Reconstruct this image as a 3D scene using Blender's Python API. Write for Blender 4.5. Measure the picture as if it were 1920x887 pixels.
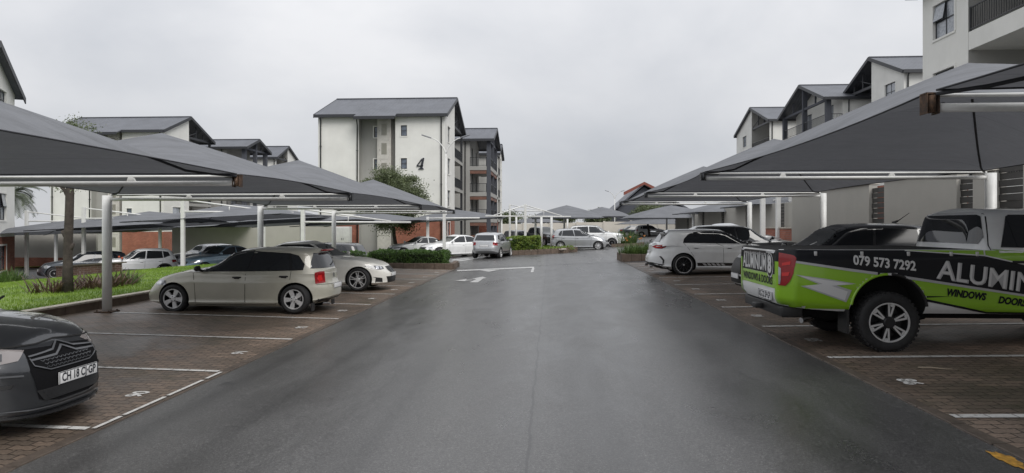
import bpy, bmesh, math, random
import numpy as np
from mathutils import Vector, Matrix
from mathutils.bvhtree import BVHTree
R = math.radians
for o in list(bpy.data.objects): bpy.data.objects.remove(o)
SC = bpy.context.scene
COL = SC.collection
rng = random.Random(7)
nrg = np.random.default_rng(7)

# ------------------------------------------------------------------ camera
EYE = 1.66; FPX = 1250.0; HORY = 424.0; YAW = R(3.3)
cam = bpy.data.cameras.new('camera'); cam_o = bpy.data.objects.new('camera', cam); COL.objects.link(cam_o)
cam_o.location = (0, 0, EYE); cam_o.rotation_euler = (R(90), 0, YAW)
cam.sensor_width = 36; cam.lens = FPX / 1920 * 36; cam.shift_y = -(443.5 - HORY) / 1920
cam.clip_end = 2000; cam.clip_start = 0.05
SC.camera = cam_o
SC.render.resolution_x = 1024; SC.render.resolution_y = 473

# ------------------------------------------------------------------ world, sun, exposure
SUN_EL, SUN_AZ = 46, 142
w = bpy.data.worlds.new('World'); SC.world = w; w.use_nodes = True
nt = w.node_tree; nt.nodes.clear()
def N(t, **k):
    n = nt.nodes.new(t)
    for a, b in k.items(): setattr(n, a, b)
    return n
def Lk(a, b): nt.links.new(a, b)
out = N('ShaderNodeOutputWorld'); bg = N('ShaderNodeBackground'); bg.inputs['Strength'].default_value = 0.1
sky = N('ShaderNodeTexSky', sky_type='NISHITA', sun_disc=False); sky.sun_elevation = R(SUN_EL); sky.sun_rotation = R(SUN_AZ)
tc = N('ShaderNodeTexCoord'); mp = N('ShaderNodeMapping'); mp.inputs['Scale'].default_value = (1, 1, 1.7)
Lk(tc.outputs['Generated'], mp.inputs['Vector'])
n1 = N('ShaderNodeTexNoise'); n1.inputs['Scale'].default_value = 2.1; n1.inputs['Detail'].default_value = 6; n1.inputs['Roughness'].default_value = 0.52
n1.inputs['Distortion'].default_value = 0.2
Lk(mp.outputs[0], n1.inputs['Vector'])
cr = N('ShaderNodeValToRGB'); cr.color_ramp.elements[0].position = 0.34; cr.color_ramp.elements[1].position = 0.66
cr.color_ramp.elements[0].color = (0.70, 0.725, 0.775, 1); cr.color_ramp.elements[1].color = (0.97, 0.975, 1.0, 1)
Lk(n1.outputs['Fac'], cr.inputs['Fac'])
sp = N('ShaderNodeSeparateXYZ'); Lk(tc.outputs['Generated'], sp.inputs[0])
mr = N('ShaderNodeMapRange'); mr.inputs['From Min'].default_value = 0.0; mr.inputs['From Max'].default_value = 1.0
mr.inputs['To Min'].default_value = 5.0; mr.inputs['To Max'].default_value = 10.2
Lk(sp.outputs['Z'], mr.inputs['Value'])
vm = N('ShaderNodeVectorMath', operation='SCALE'); Lk(cr.outputs['Color'], vm.inputs[0]); Lk(mr.outputs[0], vm.inputs['Scale'])
mx = N('ShaderNodeMixRGB'); mx.inputs['Fac'].default_value = 0.97
Lk(sky.outputs[0], mx.inputs['Color1']); Lk(vm.outputs[0], mx.inputs['Color2'])
Lk(mx.outputs[0], bg.inputs['Color']); Lk(bg.outputs[0], out.inputs['Surface'])
sun = bpy.data.lights.new('sun', 'SUN'); sun.energy = 1.5; sun.angle = R(35); sun.color = (1, 0.97, 0.93)
so = bpy.data.objects.new('sun', sun); COL.objects.link(so)
# sun_rotation is measured clockwise from +Y
sd = Vector((math.sin(R(SUN_AZ)) * math.cos(R(SUN_EL)), math.cos(R(SUN_AZ)) * math.cos(R(SUN_EL)), math.sin(R(SUN_EL))))
so.rotation_euler = sd.to_track_quat('Z', 'Y').to_euler(); so.location = (0, 0, 40)
vs = SC.view_settings; vs.view_transform = 'Standard'; vs.look = 'None'; vs.exposure = 0.5; vs.gamma = 1; vs.use_curve_mapping = False
SC.render.engine = 'CYCLES'

# ------------------------------------------------------------------ helpers
def at(px, py, Y):
    a = (px - 960) / FPX; b = -(py - HORY) / FPX
    c, s = math.cos(YAW), math.sin(YAW)
    r = (c * a - s, s * a + c, b); t = Y / r[1]
    return Vector((r[0] * t, Y, EYE + r[2] * t))

def tag(o, label=None, cat=None, group=None, kind=None):
    if label: o['label'] = label
    if cat: o['category'] = cat
    if group: o['group'] = group
    if kind: o['kind'] = kind
    return o
def thing(name, label, cat, loc=(0, 0, 0), rz=0, group=None):
    o = bpy.data.objects.new(name, None); COL.objects.link(o); o.empty_display_size = 0.2
    o.location = loc; o.rotation_euler = (0, 0, rz)
    return tag(o, label, cat, group)
def rootloc(p):
    while p.parent: p = p.parent
    return Vector(p.location)
def finish(me, angle=32):
    me.polygons.foreach_set('use_smooth', [True] * len(me.polygons)); me.set_sharp_from_angle(angle=R(angle)); me.update()
def obj(name, bm, mats, parent=None, world=False, smooth=None):
    """links a bmesh as ONE object; world=True: verts are in world space, moved under the parent's root"""
    me = bpy.data.meshes.new(name)
    if parent is not None and world:
        bmesh.ops.translate(bm, verts=bm.verts, vec=-rootloc(parent))
    bm.to_mesh(me); bm.free()
    for m in (mats if isinstance(mats, (list, tuple)) else [mats]): me.materials.append(m)
    if smooth: finish(me, smooth)
    o = bpy.data.objects.new(name, me); COL.objects.link(o)
    if parent is not None: o.parent = parent
    return o
def npobj(name, verts, faces, mat, parent=None):
    """fast mesh of equal-sized faces from numpy arrays"""
    me = bpy.data.meshes.new(name); nv = len(verts); nf, k = faces.shape
    me.vertices.add(nv); me.vertices.foreach_set('co', np.asarray(verts, dtype=np.float32).ravel())
    me.loops.add(nf * k); me.loops.foreach_set('vertex_index', faces.astype(np.int32).ravel())
    me.polygons.add(nf); me.polygons.foreach_set('loop_start', np.arange(0, nf * k, k, dtype=np.int32))
    me.update(calc_edges=True); me.materials.append(mat)
    o = bpy.data.objects.new(name, me); COL.objects.link(o)
    if parent is not None: o.parent = parent
    return o
def box(bm, x0, y0, z0, x1, y1, z1, mi=0, bevel=0):
    v = [bm.verts.new(p) for p in ((x0,y0,z0),(x1,y0,z0),(x1,y1,z0),(x0,y1,z0),(x0,y0,z1),(x1,y0,z1),(x1,y1,z1),(x0,y1,z1))]
    fs = [bm.faces.new([v[i] for i in f]) for f in ((3,2,1,0),(4,5,6,7),(0,1,5,4),(1,2,6,5),(2,3,7,6),(3,0,4,7))]
    for f in fs: f.material_index = mi
    if bevel:
        es = list({e for f in fs for e in f.edges})
        r = bmesh.ops.bevel(bm, geom=es, offset=bevel, segments=2, affect='EDGES', profile=0.5)
        for f in r['faces']: f.material_index = mi
    return fs
def prism(bm, pts, ext, mi=0):
    """closed prism: 3D polygon pts pushed by the vector ext"""
    ext = Vector(ext)
    a = [bm.verts.new(p) for p in pts]; b = [bm.verts.new(Vector(p) + ext) for p in pts]; n = len(pts)
    fs = [bm.faces.new(a[::-1]), bm.faces.new(b)]
    for i in range(n): fs.append(bm.faces.new((a[i], a[(i+1) % n], b[(i+1) % n], b[i])))
    for f in fs: f.material_index = mi
    bmesh.ops.recalc_face_normals(bm, faces=fs)
    return fs
def tube(bm, pts, r, n=10, mi=0, cap=True):
    pts = [Vector(p) for p in pts]; rs = r if isinstance(r, (list, tuple)) else [r] * len(pts)
    rings = []; ref = None
    for i, p in enumerate(pts):
        d = (pts[min(i+1, len(pts)-1)] - pts[max(i-1, 0)]).normalized()
        if ref is None: ref = Vector((0, 0, 1)) if abs(d.z) < 0.9 else Vector((1, 0, 0))
        u = d.cross(ref).normalized(); v = u.cross(d).normalized(); ref = v
        rings.append([bm.verts.new(p + (u * math.cos(2*math.pi*k/n) + v * math.sin(2*math.pi*k/n)) * rs[i]) for k in range(n)])
    fs = []
    for a, b in zip(rings, rings[1:]):
        for k in range(n): fs.append(bm.faces.new((a[k], a[(k+1) % n], b[(k+1) % n], b[k])))
    if cap: fs.append(bm.faces.new(rings[0])); fs.append(bm.faces.new(rings[-1][::-1]))
    for f in fs: f.material_index = mi; f.smooth = True
    bmesh.ops.recalc_face_normals(bm, faces=fs)
    return fs
def lathe(bm, prof, n=32, axis='y', org=(0, 0, 0), mi=0):
    """prof: (radius, position along axis)"""
    rings = []; org = Vector(org)
    for r, h in prof:
        ring = []
        for k in range(n):
            a = 2*math.pi*k/n
            p = Vector((r*math.cos(a), h, r*math.sin(a))) if axis == 'y' else Vector((r*math.cos(a), r*math.sin(a), h))
            ring.append(bm.verts.new(p + org))
        rings.append(ring)
    fs = []
    for a, b in zip(rings, rings[1:]):
        for k in range(n): fs.append(bm.faces.new((a[k], a[(k+1) % n], b[(k+1) % n], b[k])))
    for f in fs: f.material_index = mi; f.smooth = True
    return fs, rings
def BM(): return bmesh.new()

# ------------------------------------------------------------------ materials
MATS = {}
def mat(name, col, rough=0.6, metal=0.0, spec=0.5, coat=0.0, noise=0, amt=0.15, bump=0, bscale=60, transl=0):
    if name in MATS: return MATS[name]
    m = bpy.data.materials.new(name); m.use_nodes = True; t = m.node_tree; b = t.nodes['Principled BSDF']
    b.inputs['Base Color'].default_value = (*col, 1); b.inputs['Roughness'].default_value = rough
    b.inputs['Metallic'].default_value = metal; b.inputs['Specular IOR Level'].default_value = spec
    b.inputs['Coat Weight'].default_value = coat; b.inputs['Coat Roughness'].default_value = 0.06
    if noise or bump:
        tcn = t.nodes.new('ShaderNodeTexCoord')
    if noise:
        nz = t.nodes.new('ShaderNodeTexNoise'); nz.inputs['Scale'].default_value = noise; nz.inputs['Detail'].default_value = 8; nz.inputs['Roughness'].default_value = 0.65
        t.links.new(tcn.outputs['Object'], nz.inputs['Vector'])
        rp = t.nodes.new('ShaderNodeValToRGB'); rp.color_ramp.elements[0].position = 0.3; rp.color_ramp.elements[1].position = 0.7
        rp.color_ramp.elements[0].color = (*[c*(1-amt) for c in col], 1); rp.color_ramp.elements[1].color = (*[min(1, c*(1+amt)) for c in col], 1)
        t.links.new(nz.outputs['Fac'], rp.inputs['Fac']); t.links.new(rp.outputs['Color'], b.inputs['Base Color'])
    if bump:
        nb = t.nodes.new('ShaderNodeTexNoise'); nb.inputs['Scale'].default_value = bscale; nb.inputs['Detail'].default_value = 4
        t.links.new(tcn.outputs['Object'], nb.inputs['Vector'])
        bp = t.nodes.new('ShaderNodeBump'); bp.inputs['Strength'].default_value = bump; bp.inputs['Distance'].default_value = 0.02
        t.links.new(nb.outputs['Fac'], bp.inputs['Height']); t.links.new(bp.outputs[0], b.inputs['Normal'])
    if transl:
        tr = t.nodes.new('ShaderNodeBsdfTranslucent'); tr.inputs['Color'].default_value = (*col, 1)
        ms = t.nodes.new('ShaderNodeMixShader'); ms.inputs[0].default_value = transl
        for l in list(b.outputs[0].links): t.links.remove(l)
        t.links.new(b.outputs[0], ms.inputs[1]); t.links.new(tr.outputs[0], ms.inputs[2])
        t.links.new(ms.outputs[0], t.nodes['Material Output'].inputs['Surface'])
        if noise: t.links.new(rp.outputs['Color'], tr.inputs['Color'])
    MATS[name] = m
    return m
def ramp(t, fac, stops):
    rp = t.nodes.new('ShaderNodeValToRGB'); els = rp.color_ramp.elements
    while len(els) < len(stops): els.new(0.5)
    for e, (p, c) in zip(els, stops): e.position = p; e.color = (*c, 1) if len(c) == 3 else c
    t.links.new(fac, rp.inputs['Fac']); return rp
def nz(t, vec, scale, detail=6, rough=0.6, dist=0):
    n = t.nodes.new('ShaderNodeTexNoise'); n.inputs['Scale'].default_value = scale; n.inputs['Detail'].default_value = detail
    n.inputs['Roughness'].default_value = rough; n.inputs['Distortion'].default_value = dist
    t.links.new(vec, n.inputs['Vector']); return n
def mth(t, op, a, b=None):
    n = t.nodes.new('ShaderNodeMath'); n.operation = op
    for i, v in enumerate((a, b)):
        if v is None: continue
        if isinstance(v, (int, float)): n.inputs[i].default_value = v
        else: t.links.new(v, n.inputs[i])
    return n.outputs[0]
def mixc(t, fac, a, b, mode='MIX'):
    n = t.nodes.new('ShaderNodeMixRGB'); n.blend_type = mode
    for s, v in (('Fac', fac), ('Color1', a), ('Color2', b)):
        if isinstance(v, (int, float)): n.inputs[s].default_value = v
        elif isinstance(v, tuple): n.inputs[s].default_value = (*v, 1)
        else: t.links.new(v, n.inputs[s])
    return n.outputs[0]
def mapping(t, scale=(1, 1, 1), rot=(0, 0, 0), coord='Object'):
    tcn = t.nodes.new('ShaderNodeTexCoord'); m = t.nodes.new('ShaderNodeMapping')
    m.inputs['Scale'].default_value = scale; m.inputs['Rotation'].default_value = rot
    t.links.new(tcn.outputs[coord], m.inputs['Vector']); return m.outputs[0]
def newmat(name):
    m = bpy.data.materials.new(name); m.use_nodes = True
    return m, m.node_tree, m.node_tree.nodes['Principled BSDF']
def bump(t, b, h, strength=0.3, dist=0.01):
    n = t.nodes.new('ShaderNodeBump'); n.inputs['Strength'].default_value = strength; n.inputs['Distance'].default_value = dist
    t.links.new(h, n.inputs['Height']); t.links.new(n.outputs[0], b.inputs['Normal'])

def asphalt():
    m, t, b = newmat('wet_asphalt'); v = mapping(t)
    agg = nz(t, v, 120, 4, 0.75); grit = nz(t, v, 46, 5, 0.8); mid = nz(t, mapping(t, (1, 0.4, 1)), 1.5, 7, 0.62, 0.6); big = nz(t, mapping(t, (1, 0.2, 1)), 0.4, 5, 0.55, 0.4)
    c1 = ramp(t, mth(t, 'ADD', mth(t, 'MULTIPLY', agg.outputs['Fac'], 0.55), mth(t, 'MULTIPLY', grit.outputs['Fac'], 0.45)), [(0.36, (0.010, 0.010, 0.011)), (0.49, (0.056, 0.055, 0.054)), (0.58, (0.122, 0.120, 0.116)), (0.66, (0.34, 0.333, 0.32))]).outputs[0]
    c2 = ramp(t, mid.outputs['Fac'], [(0.35, (0.86,)*3), (0.65, (1.12,)*3)]).outputs[0]
    c3 = ramp(t, big.outputs['Fac'], [(0.36, (0.84,)*3), (0.64, (1.12,)*3)]).outputs[0]
    # tyre tracks and laying joints running along the road
    trk = nz(t, mapping(t, (1.15, 0.012, 1)), 1.0, 3, 0.5, 0.15); c4 = ramp(t, trk.outputs['Fac'], [(0.38, (0.72,)*3), (0.5, (1.0,)*3), (0.64, (1.10,)*3)]).outputs[0]
    sx = t.nodes.new('ShaderNodeSeparateXYZ'); t.links.new(v, sx.inputs[0])
    wob = mth(t, 'ADD', sx.outputs['X'], mth(t, 'MULTIPLY', nz(t, v, 2.2, 4).outputs['Fac'], 0.09))
    seam = mth(t, 'LESS_THAN', mth(t, 'ABSOLUTE', mth(t, 'ADD', wob, 0.13)), 0.012)
    c = mixc(t, 1.0, mixc(t, 1.0, mixc(t, 1.0, c1, c2, 'MULTIPLY'), c3, 'MULTIPLY'), c4, 'MULTIPLY')
    c = mixc(t, mth(t, 'MULTIPLY', seam, 0.55), c, (0.012, 0.012, 0.013))
    # pale lime bloom and dark oil drips
    oil = ramp(t, nz(t, v, 1.1, 3, 0.5).outputs['Fac'], [(0.70, (0,)*3), (0.76, (0.6,)*3)]).outputs[0]
    c = mixc(t, oil, c, (0.012, 0.012, 0.013))
    t.links.new(c, b.inputs['Base Color'])
    wet = mth(t, 'ADD', mth(t, 'MULTIPLY', mid.outputs['Fac'], 0.5), mth(t, 'MULTIPLY', big.outputs['Fac'], 0.5))
    t.links.new(ramp(t, wet, [(0.40, (0.27,)*3), (0.60, (0.42,)*3)]).outputs[0], b.inputs['Roughness']); b.inputs['Specular IOR Level'].default_value = 0.65
    bump(t, b, grit.outputs['Fac'], 0.12, 0.004)
    return m
def paving():
    m, t, b = newmat('wet_brick_paving'); v0 = mapping(t)
    # interlocking pavers: rows run across the bays, edges zigzag
    sx = t.nodes.new('ShaderNodeSeparateXYZ'); t.links.new(v0, sx.inputs[0])
    tri = mth(t, 'PINGPONG', sx.outputs['X'], 0.056)
    y2 = mth(t, 'ADD', sx.outputs['Y'], mth(t, 'MULTIPLY', tri, 0.35))
    cb = t.nodes.new('ShaderNodeCombineXYZ'); t.links.new(sx.outputs['X'], cb.inputs[0]); t.links.new(y2, cb.inputs[1])
    br = t.nodes.new('ShaderNodeTexBrick'); br.inputs['Scale'].default_value = 1
    br.inputs['Brick Width'].default_value = 0.225; br.inputs['Row Height'].default_value = 0.1125
    br.inputs['Mortar Size'].default_value = 0.007; br.inputs['Mortar Smooth'].default_value = 0.4; br.inputs['Bias'].default_value = -0.1
    br.inputs['Color1'].default_value = (0.165, 0.132, 0.108, 1); br.inputs['Color2'].default_value = (0.245, 0.188, 0.150, 1); br.inputs['Mortar'].default_value = (0.012, 0.010, 0.008, 1)
    t.links.new(cb.outputs[0], br.inputs['Vector'])
    big = nz(t, v0, 0.55, 6, 0.62, 0.5); fine = nz(t, v0, 45, 4, 0.6)
    c = mixc(t, 1.0, br.outputs['Color'], ramp(t, big.outputs['Fac'], [(0.33, (0.50, 0.50, 0.48)), (0.66, (1.15, 1.1, 1.05))]).outputs[0], 'MULTIPLY')
    c = mixc(t, 1.0, c, ramp(t, fine.outputs['Fac'], [(0.3, (0.75,)*3), (0.7, (1.25,)*3)]).outputs[0], 'MULTIPLY')
    moss = ramp(t, nz(t, v0, 0.8, 6, 0.65, 0.3).outputs['Fac'], [(0.54, (0,)*3), (0.68, (0.6,)*3)]).outputs[0]
    c = mixc(t, moss, c, (0.048, 0.046, 0.026))
    t.links.new(c, b.inputs['Base Color'])
    t.links.new(ramp(t, big.outputs['Fac'], [(0.38, (0.40,)*3), (0.62, (0.62,)*3)]).outputs[0], b.inputs['Roughness'])
    b.inputs['Specular IOR Level'].default_value = 0.45
    bump(t, b, mth(t, 'ADD', mth(t, 'MULTIPLY', br.outputs['Fac'], -1.0), mth(t, 'MULTIPLY', fine.outputs['Fac'], 0.25)), 0.5, 0.006)
    return m
def brickwall(name='red_brick', c1=(0.28, 0.085, 0.05), c2=(0.36, 0.125, 0.075)):
    m, t, b = newmat(name); v0 = mapping(t)
    sx = t.nodes.new('ShaderNodeSeparateXYZ'); t.links.new(v0, sx.inputs[0])
    cb = t.nodes.new('ShaderNodeCombineXYZ'); t.links.new(mth(t, 'ADD', sx.outputs['X'], sx.outputs['Y']), cb.inputs[0]); t.links.new(sx.outputs['Z'], cb.inputs[1])
    br = t.nodes.new('ShaderNodeTexBrick'); br.inputs['Scale'].default_value = 1; br.inputs['Brick Width'].default_value = 0.23; br.inputs['Row Height'].default_value = 0.086
    br.inputs['Mortar Size'].default_value = 0.007; br.inputs['Color1'].default_value = (*c1, 1); br.inputs['Color2'].default_value = (*c2, 1); br.inputs['Mortar'].default_value = (0.2, 0.16, 0.14, 1)
    t.links.new(cb.outputs[0], br.inputs['Vector'])
    c = mixc(t, 1.0, br.outputs['Color'], ramp(t, nz(t, v0, 1.3, 6).outputs['Fac'], [(0.3, (0.75,)*3), (0.7, (1.15,)*3)]).outputs[0], 'MULTIPLY')
    t.links.new(c, b.inputs['Base Color']); b.inputs['Roughness'].default_value = 0.8
    bump(t, b, mth(t, 'MULTIPLY', br.outputs['Fac'], -1.0), 0.5, 0.01)
    return m
def render_wall(name, col):
    m, t, b = newmat(name); v = mapping(t)
    a = nz(t, v, 0.5, 6, 0.6); s = nz(t, mapping(t, (2.2, 2.2, 0.16)), 1.0, 7, 0.7)
    c = mixc(t, 1.0, col, ramp(t, a.outputs['Fac'], [(0.3, (0.9,)*3), (0.7, (1.05,)*3)]).outputs[0], 'MULTIPLY')
    c = mixc(t, 1.0, c, ramp(t, s.outputs['Fac'], [(0.25, (0.965, 0.965, 0.955)), (0.5, (1.0,)*3)]).outputs[0], 'MULTIPLY')
    # faint block courses under the paint
    sx = t.nodes.new('ShaderNodeSeparateXYZ'); t.links.new(v, sx.inputs[0])
    cb = t.nodes.new('ShaderNodeCombineXYZ'); t.links.new(mth(t, 'ADD', sx.outputs['X'], sx.outputs['Y']), cb.inputs[0]); t.links.new(sx.outputs['Z'], cb.inputs[1])
    br = t.nodes.new('ShaderNodeTexBrick'); br.inputs['Scale'].default_value = 1; br.inputs['Brick Width'].default_value = 0.3; br.inputs['Row Height'].default_value = 0.1; br.inputs['Mortar Size'].default_value = 0.006
    t.links.new(cb.outputs[0], br.inputs['Vector'])
    t.links.new(c, b.inputs['Base Color']); b.inputs['Roughness'].default_value = 0.85; b.inputs['Specular IOR Level'].default_value = 0.3
    bump(t, b, mth(t, 'ADD', mth(t, 'MULTIPLY', br.outputs['Fac'], -0.5), mth(t, 'MULTIPLY', nz(t, v, 30, 4).outputs['Fac'], 0.6)), 0.3, 0.006)
    return m
def roof_sheet():
    m, t, b = newmat('grey_sheet_roof'); v = mapping(t)
    sx = t.nodes.new('ShaderNodeSeparateXYZ'); t.links.new(v, sx.inputs[0])
    wv = mth(t, 'SINE', mth(t, 'MULTIPLY', sx.outputs['X'], 2*math.pi/0.32))
    c = mixc(t, 1.0, (0.10, 0.106, 0.122), ramp(t, nz(t, mapping(t, (0.6, 0.12, 1)), 1.5, 6).outputs['Fac'], [(0.3, (0.82,)*3), (0.7, (1.15,)*3)]).outputs[0], 'MULTIPLY')
    t.links.new(c, b.inputs['Base Color']); b.inputs['Roughness'].default_value = 0.5; b.inputs['Specular IOR Level'].default_value = 0.4
    bump(t, b, wv, 0.4, 0.02)
    return m
def shadecloth():
    m, t, b = newmat('grey_shade_cloth'); v = mapping(t)
    c = mixc(t, 1.0, (0.20, 0.207, 0.224), ramp(t, nz(t, v, 1.2, 7, 0.6, 0.4).outputs['Fac'], [(0.3, (0.88,)*3), (0.7, (1.1,)*3)]).outputs[0], 'MULTIPLY')
    c = mixc(t, 1.0, c, ramp(t, nz(t, mapping(t, (40, 4, 4)), 4, 3).outputs['Fac'], [(0.3, (0.94,)*3), (0.7, (1.05,)*3)]).outputs[0], 'MULTIPLY')
    sx = t.nodes.new('ShaderNodeSeparateXYZ'); t.links.new(v, sx.inputs[0])
    sm = mth(t, 'LESS_THAN', mth(t, 'PINGPONG', mth(t, 'ADD', sx.outputs['Y'], 0.4), 0.9), 0.014)
    c = mixc(t, mth(t, 'MULTIPLY', sm, 0.45), c, (0.10, 0.103, 0.11))
    st = ramp(t, nz(t, mapping(t, (0.5, 2.5, 2.5)), 1.6, 7, 0.7, 0.5).outputs['Fac'], [(0.34, (0.80, 0.80, 0.79)), (0.56, (1.0,)*3)]).outputs[0]
    c = mixc(t, 1.0, c, st, 'MULTIPLY')
    bump(t, b, mth(t, 'ADD', nz(t, mapping(t, (0.6, 3.0, 1)), 1.3, 4, 0.55, 0.8).outputs['Fac'], mth(t, 'MULTIPLY', nz(t, v, 140, 2).outputs['Fac'], 0.02)), 0.55, 0.06)
    t.links.new(c, b.inputs['Base Color']); b.inputs['Roughness'].default_value = 0.75; b.inputs['Specular IOR Level'].default_value = 0.25
    tr = t.nodes.new('ShaderNodeBsdfTranslucent'); tr.inputs['Color'].default_value = (0.17, 0.175, 0.19, 1)
    ms = t.nodes.new('ShaderNodeMixShader'); ms.inputs[0].default_value = 0.22
    t.links.new(b.outputs[0], ms.inputs[1]); t.links.new(tr.outputs[0], ms.inputs[2]); t.links.new(ms.outputs[0], t.nodes['Material Output'].inputs['Surface'])
    return m
def worn_paint():
    m, t, b = newmat('worn_white_road_paint'); v = mapping(t)
    c = ramp(t, nz(t, v, 9, 8, 0.72).outputs['Fac'], [(0.34, (0.14, 0.12, 0.10)), (0.44, (0.56, 0.55, 0.53)), (0.7, (0.66, 0.66, 0.64))]).outputs[0]
    sx = t.nodes.new('ShaderNodeSeparateXYZ'); t.links.new(v, sx.inputs[0])
    j = mth(t, 'LESS_THAN', mth(t, 'PINGPONG', sx.outputs['X'], 0.1125), 0.006)
    c = mixc(t, mth(t, 'MULTIPLY', j, 0.75), c, (0.06, 0.05, 0.045))
    t.links.new(c, b.inputs['Base Color']); b.inputs['Roughness'].default_value = 0.5
    return m
def leafmat(name, dark, light, rough=0.5, scale=2.5):
    m, t, b = newmat(name); v = mapping(t)
    a = nz(t, v, scale, 5, 0.6); f = nz(t, v, 37, 2)
    c = ramp(t, a.outputs['Fac'], [(0.32, dark), (0.7, light)]).outputs[0]
    c = mixc(t, 1.0, c, ramp(t, f.outputs['Fac'], [(0.3, (0.6,)*3), (0.7, (1.45,)*3)]).outputs[0], 'MULTIPLY')
    t.links.new(c, b.inputs['Base Color']); b.inputs['Roughness'].default_value = rough
    tr = t.nodes.new('ShaderNodeBsdfTranslucent'); t.links.new(c, tr.inputs['Color'])
    ms = t.nodes.new('ShaderNodeMixShader'); ms.inputs[0].default_value = 0.25
    t.links.new(b.outputs[0], ms.inputs[1]); t.links.new(tr.outputs[0], ms.inputs[2]); t.links.new(ms.outputs[0], t.nodes['Material Output'].inputs['Surface'])
    return m
def rusty():
    m, t, b = newmat('rusty_steel'); v = mapping(t)
    c = ramp(t, nz(t, v, 14, 8, 0.75, 0.6).outputs['Fac'], [(0.36, (0.025, 0.018, 0.014)), (0.5, (0.06, 0.034, 0.020)), (0.62, (0.12, 0.068, 0.038)), (0.7, (0.40, 0.37, 0.34))]).outputs[0]
    t.links.new(c, b.inputs['Base Color']); b.inputs['Roughness'].default_value = 0.85
    return m
def carpaint(name, col, metallic=0.0, rough=0.34, wet=0.0):
    m, t, b = newmat(name)
    b.inputs['Base Color'].default_value = (*col, 1); b.inputs['Metallic'].default_value = metallic; b.inputs['Roughness'].default_value = rough
    b.inputs['Coat Weight'].default_value = 1.0; b.inputs['Coat Roughness'].default_value = 0.04
    v = mapping(t)
    c = mixc(t, 1.0, col, ramp(t, nz(t, v, 3.5, 7, 0.65).outputs['Fac'], [(0.3, (0.9,)*3), (0.7, (1.04,)*3)]).outputs[0], 'MULTIPLY')
    t.links.new(c, b.inputs['Base Color'])
    # rain beads
    vo = t.nodes.new('ShaderNodeTexVoronoi'); vo.inputs['Scale'].default_value = 55; t.links.new(v, vo.inputs['Vector'])
    h = ramp(t, vo.outputs['Distance'], [(0.0, (1,)*3), (0.3, (0,)*3)]).outputs[0]
    n = t.nodes.new('ShaderNodeBump'); n.inputs['Strength'].default_value = 0.03 + wet; n.inputs['Distance'].default_value = 0.002
    t.links.new(h, n.inputs['Height']); t.links.new(n.outputs[0], b.inputs['Coat Normal'])
    return m

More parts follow.
